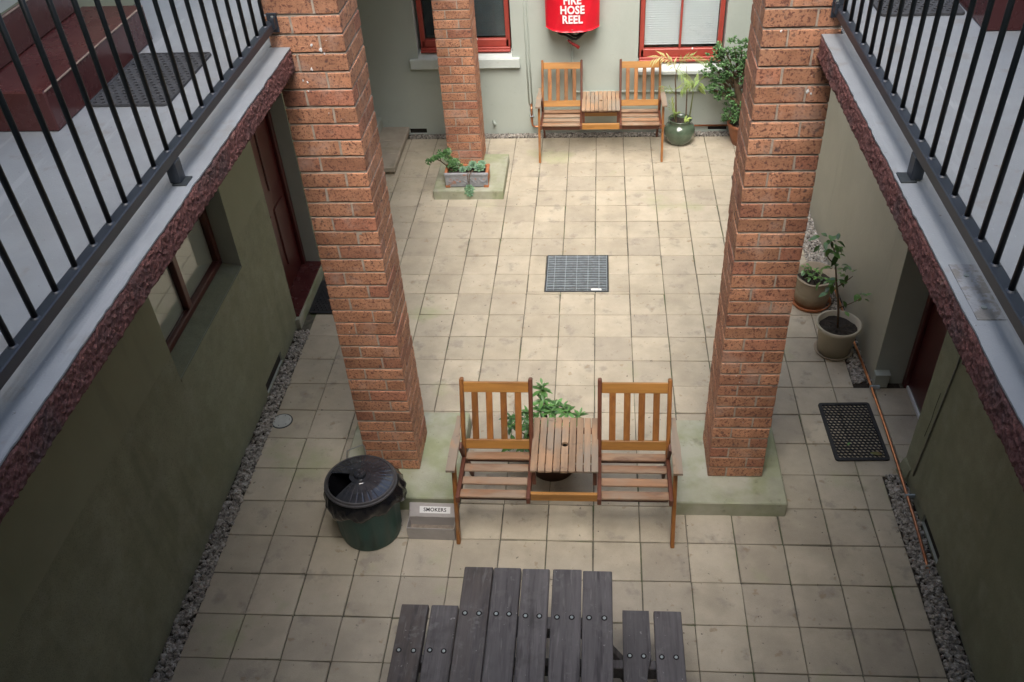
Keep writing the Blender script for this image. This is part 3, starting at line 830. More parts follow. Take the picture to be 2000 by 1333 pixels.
def pillar(label, x0, y0, z0, courses, flip):
    t = thing('brick_pillar', label, 'pillar', (x0 + W / 2, y0 + W / 2, z0), group='speckled brick pillars', kind='thing')
    e = 0.0035
    mc = MB()
    for k in range(courses):
        zb = z0 + k * CH + 0.006
        d = 0.014
        mc.box(x0 + d, x0 + W - d, y0 + d, y0 + W - d, zb - 0.0065 - (0.02 if k == 0 else 0), zb)
        mc.box(x0 + e, x0 + W - e, y0 + e, y0 + W - e, zb, zb + BH + 0.0042)
    mc.build('mortar_core', 'mortar', t)
    for k in range(courses):
        zc = z0 + k * CH + BH / 2 + 0.006
        A = (k % 2 == 0) ^ flip
        for q in range(4):
            # pinwheel: four bricks round a mortar core, reversed in alternate courses
            if A: cx, cy, rz = BL / 2, BW / 2, 0.0
            else: cx, cy, rz = W - BL / 2, BW / 2, 0.0
            lx, ly = cx - W / 2, cy - W / 2
            a = q * math.pi / 2
            wx, wy = lx * math.cos(a) - ly * math.sin(a), lx * math.sin(a) + ly * math.cos(a)
            piece('brick', rnd.choice(brick_meshes), t, (x0 + W / 2 + wx + U(-.001, .001), y0 + W / 2 + wy + U(-.001, .001), zc + U(-.0012, .0012)),
                  (U(-.004, .004), U(-.004, .004), a + (math.pi if rnd.random() < .5 else 0) + U(-.004, .004)))
    return t
    return t
PH = 0.123
MT['splash'] = M('white_paint_splash', (0.78, 0.77, 0.76), 0.6, 0.05)
p_bin = pillar('speckled orange brick pillar rising behind the black lidded bin', -1.541, 1.387, PH, 40, False)
p_mat = pillar('speckled orange brick pillar rising beside the potted tree and doormat', 0.756, 1.360, PH, 40, True)
pillar('slimmer looking brick pillar with the succulent trough at its foot', -1.548, 5.755, 0.10, 40, False)

def splash(par, x, z, y, r):
    n = 11
    P = [(x + r * U(.35, 1.1) * math.cos(2 * math.pi * q / n), z + 1.5 * r * U(.35, 1.1) * math.sin(2 * math.pi * q / n)) for q in range(n)]
    vs = [(px, y - 0.0006, pz) for px, pz in P] + [(x, y - 0.0024, z)]
    MB().add(vs, [(q, (q + 1) % n, n) for q in range(n)]).build('paint_splash', 'splash', par, fixn=False)
for x, z, r in SPL_L: splash(p_bin, x, z, 1.3845, r)
for x, z, r in SPL_R: splash(p_mat, x, z, 1.3575, r)

def rough_block(name, label, x0, x1, y0, y1, z1, mat, bev=0.008, grp=None):
    m = MB().box(x0, x1, y0, y1, -0.012, z1, bev)
    o = m.build(name, mat)
    return tag(o, label, 'plinth', grp, 'thing')
G = 'concrete plinths under the pillars'
rough_block('plinth', 'green stained concrete plinth under the pillar behind the bin', -1.712, -0.905, 1.135, 1.962, PH, 'plinth', grp=G)
rough_block('plinth', 'green stained concrete plinth under the pillar near the doormat', 0.520, 1.249, 1.130, 1.905, PH, 'plinth', grp=G)
rough_block('plinth', 'green stained concrete plinth with the succulent trough standing on it', -1.650, -0.935, 5.235, 6.03, 0.10, 'plinth', grp=G)

# stone step and low block at the far corner
st = thing('stone_step', 'worn sandstone slab step in the far corner below the dark windows', 'step', (-2.3, 6.2, 0), kind='thing')
MB().box(-2.505, -2.150, 5.79, 6.70, -0.01, 0.045, 0.006).build('base_course', 'stone', st)
for y0, y1 in ((5.735, 6.04), (6.043, 6.36), (6.363, 6.705)):
    MB().box(-2.508, -2.130, y0, y1, 0.045, 0.105, 0.010).build('tread_slab', 'stone', st)
tag(MB().box(-2.508, -2.432, 6.15, 6.706, 0.106, 0.225, 0.006).build('low_block', 'reveal'), 'low grey green painted block standing on the stone step', 'block', kind='thing')

# ------------------------------------------------------------------ drain grate and cover
dg = thing('drain_grate', 'galvanised bar grate over a square drain in the middle of the paving', 'drain grate', ((gx0 + gx1) / 2, (gy0 + gy1) / 2, 0))
fr = MB()
e = 0.014
fr.box(gx0 + 0.002, gx0 + e, gy0 + 0.002, gy1 - 0.002, -0.05, 0.004, 0.001).box(gx1 - e, gx1 - 0.002, gy0 + 0.002, gy1 - 0.002, -0.05, 0.004, 0.001)
fr.box(gx0 + e, gx1 - e, gy0 + 0.002, gy0 + e, -0.05, 0.004, 0.001).box(gx0 + e, gx1 - e, gy1 - e, gy1 - 0.002, -0.05, 0.004, 0.001)
fr.build('frame', 'dark_steel', dg)
pit = MB()
a, b, c, d = gx0 + .004, gx1 - .004, gy0 + .004, gy1 - .004
pit.quad((a, c, -.3), (b, c, -.3), (b, d, -.3), (a, d, -.3)).quad((a, c, -.3), (a, d, -.3), (a, d, -.011), (a, c, -.011)).quad((b, c, -.3), (b, d, -.3), (b, d, -.011), (b, c, -.011))
pit.quad((a, c, -.3), (b, c, -.3), (b, c, -.011), (a, c, -.011)).quad((a, d, -.3), (b, d, -.3), (b, d, -.011), (a, d, -.011))
pit.build('pit', 'dirt', dg, fixn=False)
bw = gx1 - gx0 - 2 * e
gbar = MB().box(-bw / 2, bw / 2, -0.0032, 0.0032, -0.017, 0.0, 0.0006).mesh('bar', 'steel')
for k in range(15):
    piece('bar', gbar, dg, ((gx0 + gx1) / 2, gy0 + e + (gy1 - gy0 - 2 * e) * (k + 0.12) / 14.25, 0.001))
grod = MB().tube([(0, -(gy1 - gy0) / 2 + e, 0), (0, (gy1 - gy0) / 2 - e, 0)], 0.0032, 6).mesh('cross_rod', 'steel')
for k in range(7):
    xx = gx0 + e + 0.002 + (gx1 - gx0 - 2 * e - 0.004) * (0, 0.12, 0.305, 0.495, 0.685, 0.87, 1)[k]
    piece('cross_rod', grod, dg, (xx, (gy0 + gy1) / 2, 0.0015))
MB().box(-0.035, 0.055, gy0 + 0.020, gy0 + 0.046, 0.0015, 0.0032, 0.0005).build('plate', 'white', dg)
cv = MB()
cv.lathe([(0.0, 0.0065), (0.064, 0.006), (0.070, 0.004), (0.070, -0.003)], (-2.333, 1.974, 0), 28)
cvo = tag(cv.build('drain_cover', 'cover_plate'), 'round pale drain cover in the tiles beside the gravel', 'drain cover')
MB().lathe([(0.071, 0.003), (0.078, 0.0035), (0.080, 0.0)], (-2.333, 1.974, 0), 28).build('rim', 'dark_steel', cvo)
for k in range(6):
    aa = k * math.pi / 3 + .3
    MB().lathe([(0.0035, 0.0085), (0.0035, 0.006), (0, 0.0085)][:2] + [(0.0, 0.0086)][:0], (-2.333 + .054 * math.cos(aa), 1.974 + .054 * math.sin(aa), 0), 6).build('screw', 'hole', cvo)

# ------------------------------------------------------------------ rubber mats
def ring_cells(m, x0, x1, y0, y1, z0, z1, nx, ny, wx, wy):
    """staggered rows of oval openings as a raised rubber lattice"""
    n = 8
    for j in range(ny):
        k = nx if j % 2 == 0 else nx + 1
        for i in range(k):
            cx = x0 + (x1 - x0) * ((i + 0.5) / nx if j % 2 == 0 else i / nx)
            cy = y0 + (y1 - y0) * (j + 0.5) / ny
            px, py = (x1 - x0) / nx / 2 * 1.02, (y1 - y0) / ny * 0.70
            vs, fs = [], []
            for q in range(n):
                a = 2 * math.pi * (q + .5) / n
                ca, sa = math.cos(a), math.sin(a)
                ox, oy = min(max(cx + px * 1.08 * ca, x0), x1), min(max(cy + py * 1.12 * sa, y0), y1)
                ix, iy = min(max(cx + px * wx * ca, x0 + 0.001), x1 - 0.001), min(max(cy + py * wy * sa, y0), y1)
                vs += [(ox, oy, z1 - 0.002), (ix, iy, z1), (ix, iy, z0)]
            for q in range(n):
                a, b = q * 3, ((q + 1) % n) * 3
                fs += [(a, b, b + 1, a + 1), (a + 1, b + 1, b + 2, a + 2)]
            m.add(vs, fs)

def rounded(x0, x1, y0, y1, r, n=4):
    P = []
    for cx, cy, a0 in ((x1 - r, y1 - r, 0), (x0 + r, y1 - r, 90), (x0 + r, y0 + r, 180), (x1 - r, y0 + r, 270)):
        for k in range(n + 1):
            a = math.radians(a0 + 90 * k / n)
            P.append((cx + r * math.cos(a), cy + r * math.sin(a)))
    return P

def mat_obj(label, cx, cy, z, w, d, rot, nx, ny, material, wx=0.62, wy=0.52, border=0.024, solid=False, h=0.011):
    t = thing('doormat', label, 'doormat', (cx, cy, z), group='black rubber doormats')
    t.rotation_euler = (0, 0, rot)
    o, i = rounded(-w / 2, w / 2, -d / 2, d / 2, 0.022), rounded(-w / 2 + border, w / 2 - border, -d / 2 + border, d / 2 - border, 0.006)
    n = len(o)
    vs = [(x, y, 0) for x, y in o] + [(x * .992, y * .994, h) for x, y in o] + [(x, y, h) for x, y in i] + [(x, y, 0) for x, y in i]
    fs = []
    for k in range(n):
        k2 = (k + 1) % n
        for a in range(3):
            fs.append((a * n + k, a * n + k2, (a + 1) * n + k2, (a + 1) * n + k))
    LOC[t.name] = (0, 0, 0)
    m = MB().add(vs, fs)
    m.build('rim', material, t)
    l = MB()
    ring_cells(l, -w / 2 + border, w / 2 - border, -d / 2 + border, d / 2 - border, 0.0005, h * 0.95, nx, ny, wx, wy)
    tag(l.build('lattice', material, t, fixn=False), kind='stuff')
    if solid:
        MB().box(-w / 2 + border, w / 2 - border, -d / 2 + border, d / 2 - border, 0.0, 0.003).build('backing', material, t)
    return t
mat_obj('black open rubber doormat on the tiles beside the copper pipe, a leaf on it', 1.846, 1.925, 0.003, 0.375, 0.585, 0.03, 11, 20, 'rubber', wx=0.80, wy=0.72)
mat_obj('black rubber doormat half hidden behind the bin pillar, below the door threshold', -2.155, 3.545, 0.003, 0.62, 0.49, 0.0, 16, 15, 'rubber', solid=True)
mat_obj('dusty black link doormat on the balcony deck beside the maroon steps', -1.974, 1.02, LZ1 + 0.002, 0.352, 0.575, 0.0, 9, 19, 'mat_grey', wx=.5, wy=.4, solid=True, border=0.008)
mat_obj('dusty black ribbed doormat on the balcony deck next to the single maroon step', 1.525, 1.83, RZ1 + 0.002, 0.39, 0.55, 0.0, 10, 18, 'mat_grey', wx=.5, wy=.4, solid=True)
mat_obj('black rubber doormat whose corner peeks out past the far side pillar', 1.70, 5.45, 0.003, 0.60, 0.46, 0.0, 15, 14, 'rubber', solid=True)

# ------------------------------------------------------------------ leaves
def leaf_mesh(name, L, Wd, mat, fold=0.25, droop=0.3, wide=0.5, seg=5):
    m = MB()
    vs, fs = [], []
    for i in range(seg + 1):
        t = i / seg
        w = Wd / 2 * (math.sin(math.pi * min(1, t ** (0.75 if wide < .5 else 1.15)))) ** 0.8 if 0 < t < 1 else 0.0008
        y = L * t
        z = -droop * L * t * t
        vs += [(-w, y, z + fold * w), (0, y, z), (w, y, z + fold * w)]
    for i in range(seg):
        a = i * 3
        fs += [(a, a + 1, a + 4, a + 3), (a + 1, a + 2, a + 5, a + 4)]
    m.add(vs, fs)
    return m.mesh(name, mat, True, fixn=False)

def orient(d, up=(0, 0, 1), roll=0.0):
    """Euler that turns +Y to d and +Z near up"""
    y = Vector(d).normalized()
    u = Vector(up)
    if abs(y.dot(u)) > .97: u = Vector((1, 0, 0))
    x = y.cross(u).normalized()
    z = x.cross(y)
    mt = Matrix((x, y, z)).transposed() @ Matrix.Rotation(roll, 3, 'Y')
    return mt.to_euler()

# ------------------------------------------------------------------ companion benches
def plank(name, mat, parent, *boxes):
    m = MB()
    for b in boxes: m.box(*b, 0.003)
    return m.build(name, mat, parent)

def make_bench(label, loc):
    t = thing('companion_bench', label, 'bench', (0, 0, 0), group='two-seat timber benches with a table between the seats')
    HWID = 0.665
    for s in (-1, 1):
        xi, xo = s * 0.218, s * 0.655           # inner and outer side of this seat
        x0, x1 = min(xi, xo), max(xi, xo)
        for sy0, sy1, z in ((0.022, 0.085, .420), (0.135, 0.196, .414), (0.250, 0.312, .410), (0.352, 0.414, .414)):
            xf = Matrix.Translation(((x0 + x1) / 2, (sy0 + sy1) / 2, z - 0.009)) @ Euler((U(-.03, .03), U(-.004, .004), U(-.006, .006))).to_matrix().to_4x4()
            m = MB().box(-(x1 - x0) / 2 + 0.013, (x1 - x0) / 2 - 0.013, (sy0 - sy1) / 2, (sy1 - sy0) / 2, -0.009, 0.009, 0.004, xf)
            m.build('seat_slat', 'wood_seat', t)
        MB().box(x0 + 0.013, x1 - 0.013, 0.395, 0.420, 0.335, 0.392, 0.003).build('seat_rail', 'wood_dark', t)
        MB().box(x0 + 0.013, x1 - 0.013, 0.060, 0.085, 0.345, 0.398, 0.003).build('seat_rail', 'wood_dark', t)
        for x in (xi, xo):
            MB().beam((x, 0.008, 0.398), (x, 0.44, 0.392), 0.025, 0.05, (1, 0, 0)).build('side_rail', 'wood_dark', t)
        # back
        tilt0, tilt1 = Vector((0, 0.372, 0.37)), Vector((0, 0.590, 0.895))
        up = (tilt1 - tilt0).normalized()
        for x in (xi, xo):
            m = MB().beam(Vector((x, 0, 0)) + tilt0, Vector((x, 0, 0)) + tilt1, 0.026, 0.042, (1, 0, 0), 0.006)
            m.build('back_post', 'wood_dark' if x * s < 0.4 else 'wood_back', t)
        def at(f): return tilt0 + (tilt1 - tilt0) * f
        for f0, f1 in ((0.835, 0.955), (0.155, 0.268)):
            a, b = at(f0), at(f1)
            m = MB()
            mid = (a + b) / 2
            nrm = Vector((0, up.z, -up.y))
            xf = Matrix(((1, 0, 0, 0), (0, nrm.y, up.y, mid.y), (0, nrm.z, up.z, mid.z), (0, 0, 0, 1)))
            hh = (b - a).length / 2
            m.box(x0 + 0.013, x1 - 0.013, -0.011, 0.011, -hh, hh, 0.003, xf)
            m.build('back_rail', 'wood_rail', t)
        for k in range(4):
            x = x0 + 0.013 + (x1 - x0 - 0.026) * (0.165 + 0.2235 * k)
            MB().beam(Vector((x, 0, 0)) + at(0.266), Vector((x, 0, 0)) + at(0.838), 0.041, 0.014, (1, 0, 0), 0.003).build('back_slat', 'wood_back', t)
        # crossed legs carry the outer ends
        xl = s * 0.682
        MB().beam((xl, -0.002, 0.0), (xl, 0.165, 0.585), 0.024, 0.046, (1, 0, 0)).build('leg', 'wood_back', t)
        MB().beam((xl - s * 0.0245, 0.60, 0.0), (xl - s * 0.0245, 0.30, 0.583), 0.022, 0.046, (1, 0, 0)).build('leg', 'wood_dark', t)
        # arm: broad at the front, waisted where it meets the back post
        aa = [(0.660, 0.062), (0.716, 0.062), (0.716, 0.30), (0.704, 0.43), (0.704, 0.545), (0.672, 0.545), (0.672, 0.43), (0.660, 0.36)]
        poly = [(s * x, y) for x, y in aa]
        m = MB().prism(poly if s > 0 else poly[::-1], 0.588, 0.606)
        m.build('armrest', 'wood_table', t)
    # middle table
    for k in range(9):
        x0 = -0.2105 + k * 0.0473
        if k == 4:
            m = MB()
            # slat with a round parasol hole
            xm, ym, rr = x0 + 0.02125, 0.372, 0.0205
            half = [(xm + rr * math.cos(math.pi * q / 10), ym + rr * math.sin(math.pi * q / 10)) for q in range(11)]
            m.prism([(x0 + 0.0425, 0.618), (x0, 0.618), (x0, ym)] + half[::-1] + [(x0 + 0.0425, ym)], 0.512, 0.530)
            low_ = [(x, 2 * ym - y) for x, y in half]
            m.prism([(x0, 0.140), (x0 + 0.0425, 0.140), (x0 + 0.0425, ym)] + low_ + [(x0, ym)], 0.512, 0.530)
            o = m.build('table_slat', 'wood_table', t)
        else:
            m = MB().box(x0, x0 + 0.0425, 0.140 + U(-.002, .002), 0.618 + U(-.002, .002), 0.512, 0.530, 0.003)
            m.build('table_slat', 'wood_table', t)
    for y in (0.20, 0.53):
        MB().box(-0.205, 0.205, y - 0.016, y + 0.016, 0.478, 0.5115, 0.003).build('table_batten', 'wood_dark', t)
    for x in (-0.19, 0.19):
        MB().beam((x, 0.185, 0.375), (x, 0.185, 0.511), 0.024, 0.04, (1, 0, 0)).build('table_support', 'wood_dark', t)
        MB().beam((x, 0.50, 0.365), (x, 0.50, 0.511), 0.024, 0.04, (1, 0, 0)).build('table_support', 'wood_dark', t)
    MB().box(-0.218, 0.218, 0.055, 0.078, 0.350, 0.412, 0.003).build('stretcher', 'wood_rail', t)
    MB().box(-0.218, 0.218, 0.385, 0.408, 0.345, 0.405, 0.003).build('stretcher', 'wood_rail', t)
    t.location = loc
    return t
fb = make_bench('honey brown two-seat bench on the plinths in front of the leafy shrub', (-0.183, 0.872, 0.0))
rb = copy_tree(fb)
rb['label'] = 'honey brown two-seat bench against the sage wall beneath the fire hose'
rb.location = (0.048, 6.012, 0.0)
rb.scale = (0.955, 1.0, 1.0)

# ------------------------------------------------------------------ picnic table
pt = thing('picnic_table', 'weathered grey timber picnic table with attached benches, bolted plank top', 'picnic table', (-0.29, -0.7, 0))
ZT, ZB = 0.725, 0.435
tops = [(-0.677, -0.527, 0.141), (-0.520, -0.378, 0.139), (-0.368, -0.228, 0.136), (-0.208, -0.060, 0.136), (-0.051, 0.099, 0.130)]
bench_b = [(-1.047, -0.899, 0.100), (-0.880, -0.736, 0.099), (0.158, 0.304, 0.089), (0.328, 0.474, 0.092)]
def board(x0, x1, ye, z, key, ybolt, notch=False):
    m = MB()
    if notch:
        poly = [(x0, -1.62), (x1, -1.62), (x1, -0.44)]
        for k in range(7):
            a = k / 6
            poly.append((x1 - 0.026 * math.sin(math.pi * (0.15 + 0.85 * a)) , -0.43 + 0.25 * a))
        poly += [(x1 - 0.004, -0.165), (x1, -0.155), (x1 - 0.002, ye), (x0 + 0.002, ye)]
        m.prism(poly, z - 0.045, z)
    else:
        m.box(x0 - .0015, x1 + .0015, -1.62 + U(-.01, .01), ye, z - 0.045, z, 0.005)
        m.v = [(x + U(-.0014, .0014), y, q + U(-.0008, .0008)) for x, y, q in m.v]
    o = m.build(key, 'picnic', pt)
    for fx in (0.22, 0.72):
        bx = x0 + (x1 - x0) * fx + U(-.004, .004)
        for yb in (ybolt + U(-.003, .003), -1.30):
            MB().lathe([(0.0155, 0.0012), (0.0155, 0.0004)], (bx, yb, z), 14).add([(bx + .0155 * math.cos(q * math.pi / 7), yb + .0155 * math.sin(q * math.pi / 7), z + .0006) for q in range(14)], [tuple(range(14))]).build('bolt_recess_shade', 'hole', o, fixn=False)  # flat black disc stands for the shade in a bolt recess
            MB().lathe([(0.0082, 0.001), (0.0082, 0.0035), (0.004, 0.0045), (0.0, 0.0046)], (bx, yb, z), 10).build('bolt', 'bolt', o)
for x0, x1, ye in tops: board(x0, x1, ye, ZT, 'table_board', -0.158 + 0.010 * (x0 < -.4))
for i, (x0, x1, ye) in enumerate(bench_b): board(x0, x1, ye, ZB, 'bench_board', -0.185, notch=(i == 2))
for yb in (-0.16, -1.30):
    MB().box(-0.655, 0.078, yb - 0.035, yb + 0.035, ZT - 0.135, ZT - 0.0455, 0.004).build('top_batten', 'picnic', pt)
    MB().box(-1.04, 0.468, yb - 0.07, yb - 0.02, ZB - 0.145, ZB - 0.0455, 0.004).build('bench_bearer', 'picnic', pt)
    for s in (-1, 1):
        MB().beam((-0.29 + s * 0.60, yb + 0.005, 0.0), (-0.29 + s * 0.22, yb + 0.005, ZT - 0.05), 0.045, 0.09, (0, 1, 0)).build('leg', 'picnic', pt)

# ------------------------------------------------------------------ bin
BX, BY = -1.452, 0.972
bn = thing('rubbish_bin', 'dark green plastic bin with black liner and cut-open black lid, beside the pillar', 'bin', (BX, BY, 0))
def ribs(r, z, a, i):
    return (r + (0.0045 if (math.sin(a * 14) > 0.25 and 0.05 < z < 0.40) else 0.0), z)
MB().lathe([(0.0, 0.012), (0.17, 0.012), (0.186, 0.0), (0.192, 0.012), (0.196, 0.05), (0.1965, 0.055), (0.212, 0.38), (0.214, 0.40), (0.214, 0.440), (0.209, 0.444), (0.203, 0.40), (0.18, 0.03)], (BX, BY, 0), 84, wob=ribs).build('body', 'bin_green', bn, smooth=True, fixn=False)
lrng = np.random.default_rng(4)
ph = lrng.uniform(0, 6.28, 12)
def lw_(r, z, a, i):
    t = max(0, i - 1) / 5.0
    bulge = 0.046 * max(0, math.cos(a - 0.10)) ** 3 + 0.018 * max(0, math.cos(a - math.pi * 1.25)) ** 4
    wav = sum(math.sin(k * a + ph[k]) / k for k in range(3, 12)) * 0.010
    rr = r + t * (bulge + wav) * (1.0 if i < 6 else 0.75)
    drop = (0.030 * max(0, math.cos(a - math.pi * 1.36)) ** 2 + 0.012 * math.sin(5 * a + 1) + 0.010 * math.sin(9 * a + 2) + 0.018 * max(0, math.cos(a)) ** 2)
    return (rr, z - t * drop)
def crumple(r, z, a, i):
    rr, zz = lw_(r, z, a, i)
    t = min(1, max(0, i - 1) / 4)
    f = t * (0.005 * math.sin(13 * a + 0.9 * i + 2 * math.sin(3 * a)) + 0.003 * math.sin(29 * a - 1.1 * i) + 0.0012 * lrng.normal())
    return rr + f, zz + 0.5 * f
MB().lathe([(0.203, 0.448), (0.214, 0.455), (0.222, 0.447), (0.227, 0.430), (0.232, 0.412), (0.232, 0.395), (0.230, 0.380), (0.224, 0.368), (0.214, 0.360)], (BX, BY, 0), 150, wob=crumple).build('liner', 'liner', bn, smooth=True, fixn=False)
def lin(r, z, a, i):
    return (r + 0.006 * math.sin(7 * a + i) + 0.004 * math.sin(13 * a + 2 * i), z)
MB().lathe([(0.206, 0.460), (0.186, 0.40), (0.168, 0.25), (0.13, 0.16), (0.0, 0.14)], (BX, BY, 0), 60, wob=lin).build('liner_inside', 'liner', bn, smooth=True, fixn=False)
# lid with one sector cut away
A0, A1 = math.radians(234), math.radians(168 + 360)
ld_ = MB()
def lidrib(r, z, a, i):
    return (r, z + (-0.0012 if (0.072 < r < 0.203 and int(round(a / (2 * math.pi) * 120)) % 4 == 0) else 0.0))
LT = Matrix.Translation((BX, BY, 0.462)) @ Euler((math.radians(-2.0), math.radians(2.5), 0)).to_matrix().to_4x4()
prof = [(0.040, 0.050), (0.068, 0.047), (0.072, 0.044), (0.14, 0.033), (0.200, 0.017), (0.206, 0.016)]
ld_.lathe(prof, (0, 0, 0), 120, A0, A1, wob=lidrib)
ld_.lathe([(r, z - 0.004) for r, z in prof], (0, 0, 0), 120, A0, A1)
ld_.lathe([(0.0, 0.051), (0.040, 0.051), (0.066, 0.0485), (0.066, 0.042), (0.0, 0.045)], (0, 0, 0), 40)
ld_.v = [tuple(LT @ Vector(p)) for p in ld_.v]
lid = ld_.build('lid', 'bin_lid', bn, fixn=False)
rg_ = MB().lathe([(0.204, 0.019), (0.213, 0.017), (0.217, 0.006), (0.225, 0.004), (0.227, -0.006), (0.221, -0.010), (0.200, 0.004), (0.204, 0.019)], (0, 0, 0), 72)
rg_.v = [tuple(LT @ Vector(p)) for p in rg_.v]
rg_.build('lid_rim', 'bin_rim', lid, smooth=False, fixn=False)
kn = MB().lathe([(0.040, 0.046), (0.038, 0.070), (0.033, 0.075), (0.0, 0.076)], (0, 0, 0), 24)
kn.v = [tuple(LT @ Vector(p)) for p in kn.v]
kn.build('knob', 'bin_lid', lid, smooth=False, fixn=False)
MB().tube([(BX - 0.145, BY + 0.185, 0.425), (BX - 0.135, BY + 0.205, 0.455), (BX - 0.128, BY + 0.222, 0.500), (BX - 0.03, BY + 0.258, 0.520), (BX - 0.022, BY + 0.256, 0.505), (BX - 0.015, BY + 0.228, 0.42)], 0.0035, 6).build('handle', 'wire', bn)

# ------------------------------------------------------------------ smokers box
sb = thing('ash_box', 'grey metal ash box with a SMOKERS sign on its back plate', 'ash box', (-1.04, 0.93, 0))
sb.rotation_euler = (0, 0, -0.02)
LOC[sb.name] = (-1.04, 0.93, 0)
x0, x1, y0, y1, hz = -1.196, -0.888, 0.887, 0.985, 0.112
tray = MB()
w = 0.004
tray.box(x0, x1, y0, y0 + w, 0.002, hz, 0.001).box(x0, x0 + w, y0 + w, y1, 0.002, hz, 0.001).box(x1 - w, x1, y0 + w, y1, 0.002, hz, 0.001)
tray.box(x0, x1, y1, y1 + w, 0.002, hz, 0.001).box(x0 + w, x1 - w, y0 + w, y1, 0.002, 0.010)
tray.build('tray', 'box', sb)
MB().box(x0 + w, x1 - w, y0 + w, y1 - 0.001, 0.010, 0.032).build('ash', 'ash', sb)
LEAN = math.radians(-42)
PX = Matrix.Translation((0, y1 + 0.002, hz)) @ Matrix.Rotation(LEAN, 4, 'X')
fp = MB().box(x0, x1, -0.002, 0.002, 0.0, 0.088, 0.001, PX).build('back_plate', 'box', sb)
sg = MB().box(-1.128, -0.927, -0.0032, -0.0021, 0.022, 0.066, 0.0002, PX).build('sign', 'white', sb)

def text_mesh(body, size, mat, extrude=0.0004, bold=0.0, sx=1.0, align='CENTER'):
    cu = bpy.data.curves.new('lettering', 'FONT')
    cu.body = body
    cu.size = size
    cu.align_x = align
    cu.align_y = 'CENTER'
    cu.extrude = extrude
    cu.offset = bold
    cu.space_line = 0.86
    cu.space_character = 1.06
    cu.resolution_u = 3
    tmp = bpy.data.objects.new('lettering_source', cu)
    col.objects.link(tmp)
    bpy.context.view_layer.update()
    me = bpy.data.meshes.new_from_object(tmp.evaluated_get(bpy.context.evaluated_depsgraph_get()))
    bpy.data.objects.remove(tmp)
    bpy.data.curves.remove(cu)
    me.materials.clear()
    me.materials.append(MT[mat])
    for v in me.vertices: v.co.x *= sx
    me.name = 'lettering'
    return me
tm = text_mesh('SMOKERS', 0.0335, 'print', 0.0003, 0.0007, 1.0)
tx = bpy.data.objects.new('lettering', tm)
tx.parent = sg
tx.location = PX @ Vector((-1.0275, -0.0036, 0.044)) - Vector(LOC[sb.name])
tx.rotation_euler = (math.radians(90) + LEAN, 0, 0)
col.objects.link(tx)
tag(MB().tube([(-1.168, 0.935, 0.037), (-1.140, 0.925, 0.0375)], 0.0038, 8).build('cigarette_butt', 'butt'), 'orange tipped cigarette butt lying in the ash box', 'cigarette butt')

# ------------------------------------------------------------------ fire hose reel
hr = thing('fire_hose_reel', 'red vinyl covered fire hose reel on the sage wall, hose end hanging below', 'fire hose reel', (-0.25, YF, 1.2))
HX, HWD = -0.249, 0.276
def arc_y(x, z):
    u = (x - HX) / HWD
    return YF - 0.16 - 0.125 * max(0, 1 - abs(u) ** 3.5)
n, kz = 36, 26
V, F = [], []
hrng = np.random.default_rng(3)
phs = hrng.uniform(0, 6.28, 8)
for layer in (0, 1):
    for j in range(kz + 1):
        t = j / kz
        z = 1.258 + (1.93 - 1.258) * t
        for i in range(n + 1):
            u = -1 + 2 * i / n
            x = HX + HWD * u * (1 + 0.018 * t)
            wr = 0.004 * math.sin(6 * u + 9 * t + phs[0]) * (1 - t) + 0.003 * math.sin(17 * u - 14 * t + phs[1]) + 0.005 * math.exp(-((abs(u) - .93) / .06) ** 2)
            hem = -0.012 * (1 - t) ** 8 * math.cos(u * 2.2) + 0.003 * math.sin(5 * u + 1) * (1 - t) ** 6
            y = arc_y(HX + HWD * u, z) - wr + layer * 0.004
            V.append((x, y, z + hem))
s_ = (n + 1) * (kz + 1)
for layer in (0, 1):
    for j in range(kz):
        for i in range(n):
            a = layer * s_ + j * (n + 1) + i
            F.append((a, a + 1, a + n + 2, a + n + 1))
for i in range(n):
    F.append((i, i + 1, s_ + i + 1, s_ + i))
    t0 = kz * (n + 1) + i
    F.append((t0, t0 + 1, s_ + t0 + 1, s_ + t0))
m = MB()
# side returns to the wall
for sgn in (-1, 1):
    xs = HX + sgn * HWD
    m.quad((xs, YF - 0.16, 1.258), (xs * 1.0, YF - 0.005, 1.262), (xs + sgn * .005, YF - 0.005, 1.93), (xs + sgn * .005, YF - 0.16, 1.93))
m.quad((HX - HWD, YF - .16, 1.93), (HX + HWD, YF - .16, 1.93), (HX + HWD, YF - .005, 1.93), (HX - HWD, YF - .005, 1.93))
m.add(V, F)
cvr = m.build('cover', 'red_cover', hr, smooth=True, fixn=False)
tm = text_mesh('FIRE\nHOSE\nREEL', 0.111, 'white_print', 0.0, 0.0040, 0.86)
bm = bmesh.new()
bm.from_mesh(tm)
bmesh.ops.subdivide_edges(bm, edges=[e for e in bm.edges if e.calc_length() > 0.03], cuts=1)
bm.to_mesh(tm)
bm.free()
for v in tm.vertices:
    x, z = v.co.x + HX + 0.002, v.co.y + 1.474
    v.co = Vector((x, arc_y(x, z) - 0.0105, z)) - Vector(LOC[hr.name])
tx = bpy.data.objects.new('lettering', tm)
tx.parent = cvr
col.objects.link(tx)
MB().lathe([(0.008, 0.0), (0.008, 0.004), (0, 0.004)], (HX + 0.0, arc_y(HX, 0) - 0.006, 1.275), 8).build('press_stud', 'bolt', cvr)
dr = MB().lathe([(0.0, -0.05), (0.21, -0.05), (0.21, 0.05), (0.0, 0.05)], (0, 0, 0), 24)
dr.v = [(HX + x, YF - 0.13 + z, 1.50 + y) for x, y, z in dr.v]
dr.build('drum', 'hose', hr)
hp = []
